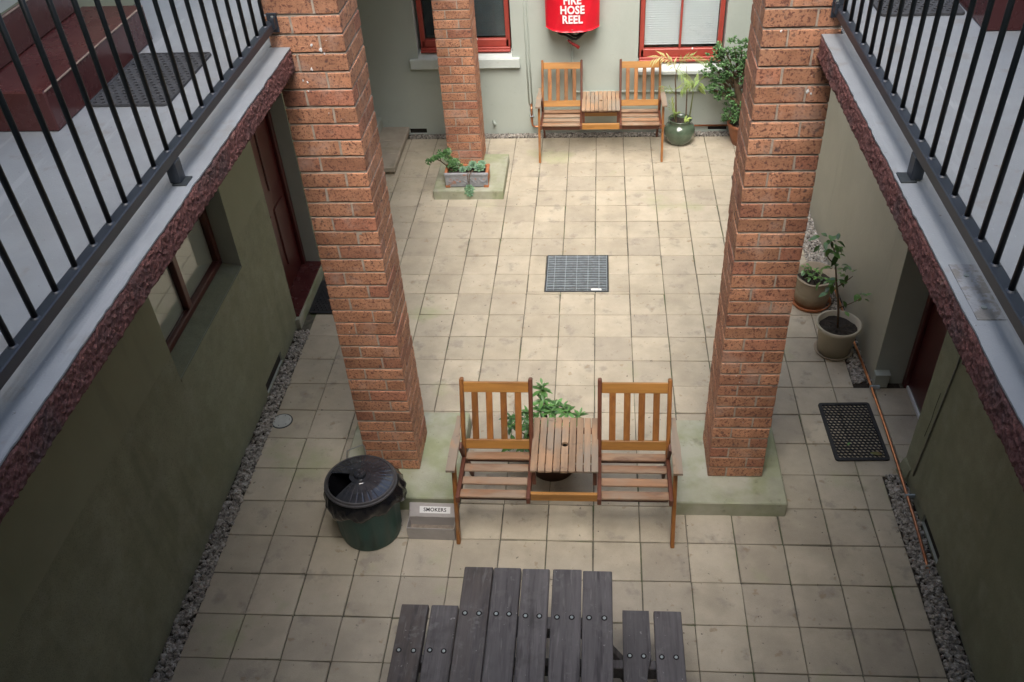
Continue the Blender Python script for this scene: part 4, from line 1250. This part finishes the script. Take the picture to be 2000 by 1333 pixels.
for k in range(15):
    a = math.pi * (1.12 + 0.76 * k / 14)
    hp.append((HX + 0.19 * math.cos(a), YF - 0.12 - 0.03 * math.sin(math.pi * k / 14), 1.31 + 0.185 * math.sin(a) * (0.9 + 0.1 * math.sin(k))))
MB().tube(hp, 0.0125, 8).build('hose', 'hose', hr, smooth=True)
hp2 = [(x * 0.98 + 0.004, y + 0.03, z + 0.022) for x, y, z in hp[1:-1]]
MB().tube(hp2, 0.0125, 8).build('hose', 'hose', hr, smooth=True)
nz = MB().tube([(-0.305, YF - 0.145, 1.125), (-0.27, YF - 0.150, 1.095), (-0.215, YF - 0.155, 1.062), (-0.185, YF - 0.155, 1.040)], [0.011, 0.013, 0.015, 0.020], 10).build('nozzle', 'nozzle', hr, smooth=True)
MB().tube([(-0.315, YF - 0.145, 1.133), (-0.303, YF - 0.146, 1.123)], 0.014, 10).build('nozzle_collar', 'bolt', nz)

# pipes on the far wall
tag(MB().tube([(-0.262, YF - 0.018, 1.30), (-0.260, YF - 0.018, 0.54), (-0.245, YF - 0.018, 0.505), (-0.20, YF - 0.018, 0.495), (1.95, YF - 0.018, 0.487)], 0.0125, 10).build('water_pipe', 'conduit', smooth=True),
    'sage painted water pipe running sideways behind the rear bench', 'pipe')
for dx, lb in ((-0.008, 'thin painted conduit running down the sage wall, on the window side of its twin'), (0.026, 'thin painted conduit running down the sage wall, on the fire hose side of its twin')):
    tag(MB().tube([(-0.752 + dx, YF - 0.009, 2.6), (-0.748 + dx, YF - 0.009, 0.9), (-0.738 + dx, YF - 0.009, 0.355)], 0.0065, 8).build('conduit', 'conduit', smooth=True), lb, 'conduit', 'twin conduits on the end wall')
cp = thing('copper_pipe', 'copper water pipe elbowing along the foot of the sage wall behind the bench', 'pipe', (0, YF, 0.1))
MB().tube([(-0.722, YF - 0.03, 0.36), (-0.722, YF - 0.03, 0.14), (-0.715, YF - 0.03, 0.11), (-0.69, YF - 0.03, 0.098), (0.4, YF - 0.03, 0.094), (1.95, YF - 0.03, 0.088)], 0.0098, 10).build('tube', 'copper', cp, smooth=True)
for z in (0.34, 0.285, 0.15):
    MB().tube([(-0.722, YF - 0.03, z), (-0.722, YF - 0.03, z + 0.028)], 0.0125, 10).build('fitting', 'copper', cp)
for x, z in ((-0.722, 0.225), (-0.3, 0.0955), (0.6, 0.0925), (1.5, 0.0895)):
    MB().box(x - 0.02, x + 0.02, YF - 0.0415, YF, z - 0.006, z + 0.006, 0.001).build('clip', 'steel', cp)
tag(MB().tube([(-1.158, YF - 0.0, 0.155), (-1.15, YF - 0.035, 0.150), (-1.135, YF - 0.045, 0.128)], [0.014, 0.016, 0.013], 8).build('pipe_stub', 'conduit', smooth=True), 'short painted pipe stub poking from the sage wall near the floor', 'pipe')

# copper pipe along the right wall
cp = thing('copper_pipe', 'bright copper pipe running past the doormat and over the dark gravel', 'pipe', (2.05, 1.9, 0.06))
MB().tube([(2.035, 3.6, 0.064), (2.043, 2.9, 0.062), (2.060, 2.38, 0.06), (2.062, 1.95, 0.058), (2.056, 1.55, 0.057), (2.05, 1.1, 0.045), (2.045, 0.80, 0.022), (2.043, 0.70, -0.005)], 0.0098, 10).build('tube', 'copper', cp, smooth=True)
for y, x, z in ((2.34, 2.06, 0.06), (1.28, 2.052, 0.05)):
    MB().box(x - 0.013, x + 0.06, y - 0.008, y + 0.008, z - 0.012, z + 0.0125, 0.002).build('clip', 'steel', cp)
tag(MB().tube([(XR - 0.006, 1.285, 2.4), (XR - 0.006, 1.297, 1.15), (XR - 0.006, 1.375, 0.14)], 0.006, 8).build('cable', 'cable', smooth=True), 'grey cable running down the wall from the balcony beside the doorway', 'cable')

# ------------------------------------------------------------------ plants
def pot_lathe(name, prof, c, mat, parent, n=40, wob=None):
    return MB().lathe(prof, c, n, wob=wob).build(name, mat, parent, smooth=True, fixn=False)

def soil(c, r, z, parent, n=20):
    m = MB()
    vs = [(c[0], c[1], z + 0.01)]
    for k, f in ((1, 0.35), (2, 0.7), (3, 1.0)):
        for q in range(n):
            a = 2 * math.pi * q / n
            vs.append((c[0] + r * f * math.cos(a), c[1] + r * f * math.sin(a), z + U(-.006, .012)))
    fs = [(0, 1 + q, 1 + (q + 1) % n) for q in range(n)]
    for k in (0, 1):
        for q in range(n):
            a, b = 1 + k * n + q, 1 + k * n + (q + 1) % n
            fs.append((a, a + n, b + n, b))
    return m.add(vs, fs).build('soil', 'dirt', parent, fixn=False)

# shrub behind the front bench
sh = thing('potted_shrub', 'bushy shrub with whorled pointed leaves in a brown pot behind the front bench', 'plant', (-0.30, 1.60, 0))
pot_lathe('pot', [(0.0, 0.005), (0.145, 0.005), (0.15, 0.0), (0.185, 0.24), (0.196, 0.245), (0.196, 0.272), (0.178, 0.272), (0.172, 0.22), (0.0, 0.215)], (-0.285, 1.555, 0), 'brown_pot', sh)
soil((-0.285, 1.555), 0.173, 0.235, sh)
lm = [leaf_mesh('leaf', 0.080, w_, 'shrub_leaf', .3, d, .6, 5) for d, w_ in ((.15, .026), (.35, .029), (.55, .024), (.75, .027))]
heads = [(-0.355, 1.80, 0.50, 1.0), (-0.355, 1.76, 0.43, 1), (-0.31, 1.71, 0.42, 1), (-0.26, 1.73, 0.42, 1), (-0.21, 1.72, 0.41, 1.1), (-0.18, 1.66, 0.42, 1), (-0.10, 1.65, 0.40, .9), (-0.45, 1.65, 0.42, 1),
         (-0.46, 1.60, 0.41, 1), (-0.565, 1.62, 0.40, 1), (-0.56, 1.56, 0.39, .9), (-0.50, 1.54, 0.40, .9), (-0.44, 1.53, 0.42, .9), (-0.37, 1.66, 0.43, 1.1), (-0.29, 1.66, 0.42, 1.1),
         (-0.53, 1.47, 0.30, 1.05), (-0.47, 1.45, 0.31, 1.05), (-0.40, 1.50, 0.33, 1), (-0.31, 1.58, 0.38, 1), (-0.22, 1.58, 0.36, 1)]
for hx, hy, hz_, sc in heads:
    c0 = Vector((-0.285 + (hx + .285) * .25, 1.555 + (hy - 1.555) * .25, 0.23))
    mid = Vector((hx, hy, hz_)) * .55 + c0 * .45 + Vector((0, 0, -0.02))
    MB().tube([c0, mid, (hx, hy, hz_)], [.006, .005, .003], 6).build('stem', 'stem', sh)
    for tier, (nl, el) in enumerate(((7, 0.15), (5, 0.75))):
        for q in range(nl):
            a = 2 * math.pi * q / nl + U(-.25, .25) + tier
            e = el + U(-.2, .25)
            d = (math.cos(a) * math.cos(e), math.sin(a) * math.cos(e), math.sin(e))
            s = sc * U(.62, 1.22) * (1 if tier == 0 else .72)
            piece('leaf', rnd.choice(lm), sh, (hx, hy, hz_ - 0.012 + .012 * tier), orient(d, roll=U(-.3, .3)), (s, s, s))
# tall shoot
for k in range(4):
    for q in range(3):
        a = 2.1 * q + k * 1.3
        d = (math.cos(a) * .8, math.sin(a) * .8, .5)
        piece('leaf', lm[0], sh, (-0.355, 1.80, 0.47 + 0.022 * k), orient(d, roll=U(-.3, .3)), (.7, .7, .7))

# green glazed pot with palm
gp = thing('potted_palm', 'thin pale palm in a glossy green melon shaped pot below the white blind window', 'plant', (0.912, 6.47, 0))
def melon(r, z, a, i):
    return (r * (1 + (0.018 * (abs(math.sin(a * 6)) - .5) if 0.03 < z < 0.215 else 0)), z)
pot_lathe('pot', [(0.0, 0.004), (0.10, 0.004), (0.108, 0.0), (0.135, 0.035), (0.160, 0.085), (0.169, 0.135), (0.160, 0.185), (0.138, 0.215), (0.118, 0.228), (0.116, 0.250), (0.128, 0.268), (0.131, 0.276), (0.122, 0.278), (0.108, 0.25), (0.106, 0.22), (0.0, 0.215)],
          (0.912, 6.47, 0), 'glaze', gp, n=96, wob=melon)
soil((0.912, 6.47), 0.106, 0.235, gp)
MB().tube([(0.87, 6.47, .23), (0.845, 6.47, .60), (0.83, 6.47, .72), (0.84, 6.47, .82)], [.010, .008, .006, .004], 8).build('cane', 'stem', gp)
MB().tube([(0.975, 6.48, .23), (0.965, 6.47, .55), (0.955, 6.47, .70), (0.94, 6.47, .86)], [.008, .007, .004, .002], 8).build('cane', 'stem', gp)
MB().tube([(1.005, 6.46, .23), (1.02, 6.47, .40), (1.03, 6.47, .56)], [.009, .008, .006], 8).build('cane', 'green_stem', gp)
def frond(pts, nl, L, wd, mat, spread=0.9, droop=.3, lift=0.1):
    nl, wd, L = int(nl * 1.3), wd * 1.5, L * 1.1
    m = MB()
    pts = [Vector(p) for p in pts]
    m.tube(pts, [.0032] * (len(pts) - 1) + [.0012], 5)
    segs = [(pts[i + 1] - pts[i]).length for i in range(len(pts) - 1)]
    tot = sum(segs)
    for k in range(nl):
        s = tot * (0.22 + 0.78 * k / (nl - 1))
        i = 0
        while i < len(segs) - 1 and s > segs[i]:
            s -= segs[i]; i += 1
        p = pts[i] + (pts[i + 1] - pts[i]) * min(1, s / segs[i])
        tdir = (pts[i + 1] - pts[i]).normalized()
        sidev = tdir.cross(Vector((0, -0.5, 1))).normalized()
        for sg_ in (-1, 1):
            d = (tdir * (0.55 + .4 * k / nl) + sidev * sg_ * spread + Vector((U(-.1, .1), U(-.15, .1), lift + U(-.1, .1)))).normalized()
            ll = L * (1 - 0.45 * abs(k / nl - .45)) * U(.85, 1.1)
            x = d.cross(Vector((0, -.3, 1))).normalized()
            e = p + d * ll + Vector((0, 0, -droop * ll))
            mid = p + d * ll * .5 + Vector((0, 0, -droop * ll * .2))
            m.add([p, mid + x * wd / 2, e, mid - x * wd / 2], [(0, 1, 2, 3)])
    m.build('frond', mat, gp, fixn=False)
frond([(.84, 6.47, .79), (.80, 6.45, .90), (.75, 6.43, .95), (.68, 6.41, .99), (.60, 6.39, .985)], 9, .115, .011, 'dry_palm', .75, .35)
frond([(.84, 6.47, .82), (.88, 6.45, .92), (.93, 6.43, .965), (.99, 6.41, .985), (1.12, 6.38, .93)], 12, .085, .007, 'palm_leaf', .7, .2, .2)
frond([(1.03, 6.47, .56), (1.045, 6.45, .64), (1.07, 6.43, .70), (1.08, 6.40, .735)], 11, .16, .014, 'palm_leaf', 1.0, .45)
frond([(1.03, 6.47, .56), (1.0, 6.44, .66), (.95, 6.42, .70), (.90, 6.40, .66)], 8, .10, .010, 'palm_leaf', .8, .4)
frond([(.84, 6.47, .80), (.86, 6.44, .84), (.90, 6.42, .80), (.97, 6.40, .74)], 8, .10, .006, 'palm_leaf', .6, .5)
frond([(.84, 6.47, .55), (.78, 6.45, .62), (.70, 6.42, .645)], 6, .08, .006, 'palm_leaf', .6, .3)
frond([(.86, 6.47, .25), (.82, 6.45, .38), (.80, 6.44, .48)], 7, .09, .008, 'palm_leaf', .5, .2)
frond([(.87, 6.46, .30), (.87, 6.44, .36), (.875, 6.40, .375)], 5, .05, .010, 'palm_leaf', .9, .2)
frond([(.95, 6.46, .23), (.97, 6.43, .29), (.99, 6.40, .30)], 5, .06, .012, 'palm_leaf', .8, .2)

# jade tree in terracotta
jt = thing('jade_tree', 'large jade tree with thick trunk in a brown terracotta pot, partly behind the pillar', 'plant', (1.62, 6.46, 0))
pot_lathe('pot', [(0.0, 0.004), (0.125, 0.004), (0.13, 0.0), (0.165, 0.10), (0.198, 0.215), (0.204, 0.22), (0.204, 0.25), (0.186, 0.25), (0.178, 0.20), (0.0, 0.195)], (1.62, 6.44, 0), 'dark_terracotta', jt)
soil((1.62, 6.44), 0.178, 0.215, jt)
clumps = [(1.24, 1.00), (1.31, 1.05), (1.41, 1.09), (1.49, 1.05), (1.57, 1.08), (1.37, .95), (1.29, .92), (1.46, .92), (1.55, .96), (1.20, .86), (1.34, .85), (1.45, .82), (1.55, .85), (1.18, .79), (1.26, .75), (1.35, .77), (1.22, .62), (1.30, .58), (1.38, .60),
          (1.42, .50), (1.46, .40), (1.41, .31), (1.49, .31), (1.24, .70), (1.62, 1.0), (1.64, .85), (1.58, .75), (1.66, .7), (1.52, .45)]
limbs = MB()
limbs.tube([(1.60, 6.45, .20), (1.56, 6.46, .40), (1.50, 6.47, .58), (1.44, 6.46, .78)], [.045, .040, .034, .022], 10)
limbs.tube([(1.61, 6.44, .20), (1.61, 6.44, .45), (1.60, 6.43, .66), (1.58, 6.42, .85)], [.04, .034, .028, .018], 10)
limbs.tube([(1.56, 6.46, .40), (1.46, 6.44, .50), (1.34, 6.42, .56), (1.25, 6.41, .62)], [.026, .02, .015, .009], 8)
for x, z in clumps:
    limbs.tube([(1.5 + (x - 1.5) * .35, 6.45, .45 + (z - .45) * .55), (1.5 + (x - 1.5) * .75, 6.44, .45 + (z - .45) * .85), (x, 6.42, z - .01)], [.012, .009, .006], 6)
limbs.build('trunk', 'stem', jt, smooth=True)
crown = MB()
for x, z in clumps:
    for _ in range(11):
        cx, cy, cz = x + rnd.gauss(0, .036), 6.41 + rnd.gauss(0, .06), z + rnd.gauss(0, .034)
        for q in range(10):
            a, e = U(0, 6.28), U(-.2, 1.2)
            d = Vector((math.cos(a) * math.cos(e), math.sin(a) * math.cos(e), math.sin(e)))
            sx_ = d.cross(Vector((0, 0, 1))).normalized()
            nn = sx_.cross(d)
            L_, w_, th_ = U(.030, .046), U(.019, .028), .0045
            p = Vector((cx, cy, cz))
            b1, tip = p + d * L_ * .62, p + d * L_
            crown.add([p, b1 + sx_ * w_ / 2, tip, b1 - sx_ * w_ / 2, b1 + nn * th_ , b1 - nn * th_], [(0, 1, 4), (1, 2, 4), (2, 3, 4), (3, 0, 4), (0, 5, 1), (1, 5, 2), (2, 5, 3), (3, 5, 0)])
tag(crown.build('foliage', 'jade_leaf', jt, smooth=True, fixn=False), kind='stuff')

# succulent trough at the far pillar
tr = thing('succulent_trough', 'terracotta trough with scalloped grey relief and succulents on the far plinth', 'plant trough', (-1.31, 5.40, 0.1))
X0, X1, Y0, Y1, Z0, Z1 = -1.530, -1.082, 5.290, 5.510, 0.100, 0.258
tb = MB()
tb.cur = 0
tb.box(X0 + .008, X1 - .008, Y0 + .008, Y0 + .03, Z0 + .012, Z1 - .02, .002)
tb.cur = 1
tb.box(X0 + .008, X1 - .008, Y1 - .03, Y1 - .008, Z0 + .012, Z1 - .02, .002).box(X0 + .008, X0 + .03, Y0 + .03, Y1 - .03, Z0 + .012, Z1 - .02, .002).box(X1 - .03, X1 - .008, Y0 + .03, Y1 - .03, Z0 + .012, Z1 - .02, .002)
tb.box(X0 + .02, X1 - .02, Y0 + .02, Y1 - .02, Z0 + .012, Z0 + .03)
for xa, xb, ya, yb in ((X0, X1, Y0, Y0 + .032), (X0, X1, Y1 - .032, Y1), (X0, X0 + .032, Y0 + .032, Y1 - .032), (X1 - .032, X1, Y0 + .032, Y1 - .032)):
    tb.cur = 0 if yb < 5.4 and ya < 5.3 else 1
    tb.box(xa, xb, ya, yb, Z1 - .022, Z1, .004)
tb.cur = 1
for xa in (X0 + .004, X1 - .054):
    tb.box(xa, xa + .05, Y0 + .006, Y0 + .05, Z0, Z0 + .03, .004)
tb.build('trough', ['patina', 'terracotta'], tr)
for k in range(5):
    cx = X0 + .055 + k * (X1 - X0 - .11) / 4
    pts = [(cx + .04 * math.cos(math.pi * (1 + q / 8)), Y0 + .006, Z0 + .105 + .036 * math.sin(math.pi * (1 + q / 8))) for q in range(9)]
    MB().tube(pts, .0055, 6).build('scallop', 'patina', tr)
    MB().tube([(cx - .022, Y0 + .006, Z0 + .04), (cx, Y0 + .005, Z0 + .06), (cx + .022, Y0 + .006, Z0 + .04)], .005, 6).build('scallop', 'patina', tr)
MB().box(X0 + .031, X1 - .031, Y0 + .031, Y1 - .031, Z0 + .03, Z1 - .035).build('soil', 'dirt', tr)
def rosette(m, c, r, nrm=(0, -.3, 1), tiers=((5, .9), (7, .5), (8, .1))):
    nrm = Vector(nrm).normalized()
    u = nrm.cross(Vector((1, 0, 0))).normalized()
    v = nrm.cross(u)
    for ti, (nl, el) in enumerate(tiers):
        for q in range(nl):
            a = 2 * math.pi * q / nl + ti * .4
            d = ((u * math.cos(a) + v * math.sin(a)) * math.cos(el) + nrm * math.sin(el)).normalized()
            sx_ = d.cross(nrm)
            sx_ = sx_.normalized() if sx_.length > 1e-3 else u
            nn = sx_.cross(d)
            L_ = r * (.6 + .2 * ti)
            w_ = r * .48
            p = Vector(c)
            b1, tip = p + d * L_ * .7, p + d * L_
            m.add([p, b1 + sx_ * w_ / 2, tip, b1 - sx_ * w_ / 2, b1 - nn * .003, b1 + nn * .005], [(0, 1, 4), (1, 2, 4), (2, 3, 4), (3, 0, 4), (0, 5, 1), (1, 5, 2), (2, 5, 3), (3, 5, 0)])
for c, r in (((-1.345, 5.37, .268), .05), ((-1.25, 5.44, .285), .055), ((-1.175, 5.37, .285), .07), ((-1.16, 5.45, .285), .055), ((-1.29, 5.40, .265), .04)):
    m = MB(); rosette(m, c, r); m.build('rosette', 'succulent', tr, fixn=False)
MB().tube([(-1.24, 5.36, .262), (-1.262, 5.275, .268), (-1.275, 5.262, .20), (-1.28, 5.258, .12)], .004, 6).tube([(-1.27, 5.36, .262), (-1.285, 5.275, .265), (-1.29, 5.265, .18)], .003, 6).build('stem', 'stem', tr)
m = MB()
for c in ((-1.28, 5.25, .12), (-1.262, 5.25, .10), (-1.298, 5.25, .088), (-1.275, 5.24, .07)):
    rosette(m, c, .048, (0.1, -.8, .5))
m.build('rosette', 'succulent', tr, fixn=False)
jb = MB()
jb.tube([(-1.46, 5.40, .24), (-1.52, 5.42, .29), (-1.57, 5.43, .33), (-1.63, 5.44, .355)], [.009, .007, .006, .004], 6)
jb.tube([(-1.45, 5.41, .24), (-1.45, 5.42, .30), (-1.49, 5.43, .38), (-1.50, 5.44, .43)], [.008, .007, .005, .003], 6)
jb.tube([(-1.57, 5.43, .33), (-1.57, 5.44, .40)], .005, 6)
jb.build('stem', 'stem', tr)
m = MB()
for x, z in ((-1.69, .325), (-1.655, .35), (-1.625, .375), (-1.60, .37), (-1.57, .415), (-1.545, .395), (-1.515, .40), (-1.49, .44), (-1.50, .41), (-1.445, .31), (-1.43, .265), (-1.40, .285), (-1.47, .30), (-1.45, .24), (-1.42, .32), (-1.48, .335)):
    for _ in range(5):
        rosette(m, (x + rnd.gauss(0, .014), 5.43 + rnd.gauss(0, .02), z + rnd.gauss(0, .012)), .042, (rnd.gauss(0, .4), rnd.gauss(-.3, .4), 1), ((3, .8), (5, .2)))
tag(m.build('foliage', 'jade_leaf', tr, fixn=False), kind='stuff')

# small tree in the cream pot
ft = thing('potted_tree', 'slender broad-leaved sapling in a beige pot with saucer by the wall', 'plant', (1.885, 2.84, 0))
c0 = (1.885, 2.84, 0)
pot_lathe('pot', [(0.0, 0.018), (0.118, 0.018), (0.122, 0.012), (0.152, 0.235), (0.162, 0.24), (0.171, 0.25), (0.172, 0.272), (0.166, 0.276), (0.154, 0.274), (0.147, 0.21), (0.0, 0.205)], c0, 'cream_pot', ft, 48)
pot_lathe('saucer', [(0.0, 0.004), (0.135, 0.002), (0.150, 0.022), (0.146, 0.024), (0.13, 0.010), (0.0, 0.010)], c0, 'stone_pot', ft, 40)
soil((1.885, 2.84), 0.148, 0.222, ft)
MB().tube([(1.885, 2.84, .21), (1.862, 2.84, .38), (1.84, 2.845, .50), (1.80, 2.85, .66), (1.775, 2.85, .78), (1.75, 2.85, .90), (1.71, 2.86, 1.0)], [.009, .0085, .008, .007, .006, .005, .003], 8).build('trunk', 'stem', ft, smooth=True)
lv = [leaf_mesh('leaf', .070, .036, 'ficus_leaf', .25, d, .6, 5) for d in (.2, .5, .8)]
L = [(1.59, 1.06), (1.64, 1.05), (1.67, 1.03), (1.72, 1.02), (1.75, .99), (1.67, .96), (1.71, .94), (1.75, .90), (1.78, .94), (1.82, .88), (1.62, .92), (1.60, .98), (1.74, .84), (1.78, .81), (1.71, .80), (1.90, .82), (1.91, .74),
     (1.87, .68), (1.84, .71), (1.84, .76), (1.87, .77), (1.76, .66), (1.82, .61), (1.79, .58), (1.73, .55), (1.73, .62), (1.95, .59), (2.00, .58), (1.985, .53), (2.05, .565), (2.065, .50), (2.02, .48), (1.91, .41), (1.89, .49), (1.65, .66), (1.68, .74)]
trunkpts = [Vector(p) for p in ((1.862, 2.84, .40), (1.84, 2.845, .50), (1.80, 2.85, .66), (1.775, 2.85, .78), (1.75, 2.85, .90), (1.71, 2.86, 1.0))]
MB().tube([(1.862, 2.84, .42), (1.93, 2.82, .475), (1.985, 2.81, .52)], [.005, .004, .003], 6).tube([(1.815, 2.845, .61), (1.86, 2.82, .68), (1.895, 2.80, .74)], [.005, .004, .003], 6).tube([(1.77, 2.85, .80), (1.70, 2.83, .88), (1.67, 2.82, .95)], [.004, .004, .003], 6).build('branch', 'stem', ft)
for x, z in L:
    near = min(trunkpts, key=lambda p: (p.x - x) ** 2 + (p.z - z) ** 2)
    if x > 1.93: near = Vector((1.985, 2.81, .525))
    elif x > 1.835 and .64 < z < .86: near = Vector((1.88, 2.805, .73))
    yy = 2.82 + U(-.06, .07)
    d = (Vector((x, yy, z)) - near)
    d = (d.normalized() + Vector((U(-.4, .4), U(-.5, .2), U(-.5, .2)))).normalized()
    base = Vector((x, yy, z)) - d * .035
    s = U(.8, 1.15)
    o = piece('leaf', rnd.choice(lv), ft, base, orient(d, roll=U(-.5, .5)), (s, s, s))
for _ in range(26):
    p = rnd.choice(trunkpts[2:]) + Vector((U(-.05, .05), U(-.06, .06), U(-.03, .05)))
    d = Vector((U(-1, 1), U(-1, .6), U(-.4, .6))).normalized()
    s = U(.7, 1.05)
    piece('leaf', rnd.choice(lv), ft, p, orient(d, roll=U(-.5, .5)), (s, s, s))

# pot with seedlings behind it
sp = thing('seedling_pot', 'stained stone pot on a terracotta saucer with small seedlings, tucked beside the pillar', 'plant', (1.82, 3.475, 0))
c0 = (1.82, 3.475, 0)
def chip(r, z, a, i):
    return (r + .002 * math.sin(5 * a), z - (0.012 * max(0, math.sin(3 * a + 1)) if z > .27 and i > 6 else 0))
pot_lathe('pot', [(0.0, 0.02), (0.128, 0.02), (0.132, 0.015), (0.150, 0.14), (0.168, 0.275), (0.170, 0.285), (0.178, 0.288), (0.178, 0.300), (0.160, 0.302), (0.150, 0.22), (0.0, 0.215)], c0, 'stone_pot', sp, 44, wob=chip)
pot_lathe('saucer', [(0.0, 0.004), (0.15, 0.002), (0.168, 0.040), (0.162, 0.042), (0.148, 0.012), (0.0, 0.012)], c0, 'terracotta', sp, 40)
soil((1.82, 3.475), 0.152, 0.222, sp)
for x, y in ((1.735, 3.545), (1.76, 3.55), (1.745, 3.52), (1.78, 3.56), (1.83, 3.53), (1.85, 3.50), (1.82, 3.43), (1.77, 3.44), (1.88, 3.47), (1.80, 3.50), (1.90, 3.40)):
    h_ = U(.04, .10)
    MB().tube([(x, y, .225), (x + U(-.01, .01), y, .225 + h_)], .002, 5).build('stem', 'green_stem', sp)
    for q in range(4):
        a = q * 1.7 + U(0, 1)
        s = U(.45, .7)
        piece('leaf', rnd.choice(lv), sp, (x, y, .225 + h_ * U(.6, 1)), orient((math.cos(a), math.sin(a), U(.0, .5)), roll=U(-.3, .3)), (s, s, s))

# fallen leaves on the mat and floor bits
fl = leaf_mesh('fallen_leaf', .085, .034, 'dry_leaf', .15, .05, .6, 5)
def fallen(label, x, y, z, rz, s, me=fl):
    o = bpy.data.objects.new('fallen_leaf', me)
    o.location = (x, y, z)
    o.rotation_euler = (0.05, 0.1, rz)
    o.scale = (s, s, s)
    col.objects.link(o)
    tag(o, label, 'leaf')
fallen('olive brown fallen leaf lying on the open doormat near its corner', 1.915, 1.70, 0.017, -1.75, 1.0)
fl2 = leaf_mesh('fallen_leaf', .05, .022, 'shrub_leaf', .2, .1, .5, 4)
fallen('small bright green leaf scrap lying on the open doormat', 1.80, 1.80, 0.017, 2.4, .75, fl2)

# crack in the doorway wall and small dry debris on the tiles
tag(MB().tube([(XR - 0.0005, 1.388, .86), (XR - 0.0005, 1.396, .72), (XR - 0.0005, 1.392, .64), (XR - 0.0005, 1.41, .47)], .0016, 5).build('wall_crack', 'void_shade', rw), None)
deb = MB()
for _ in range(90):
    x, y = U(-2.35, 1.9), U(-0.1, 6.5)
    r = U(.002, .0055)
    a = U(0, 6.28)
    P = [(x + r * U(.5, 1.3) * math.cos(a + q * 1.257), y + r * U(.5, 1.3) * math.sin(a + q * 1.257)) for q in range(5)]
    deb.add([(px, py, .0025) for px, py in P] + [(x, y, .006)], [(q, (q + 1) % 5, 5) for q in range(5)])
tag(deb.build('debris', 'debris', None, fixn=False), 'tiny dark crumbs and specks scattered over the paving', 'debris', kind='stuff')
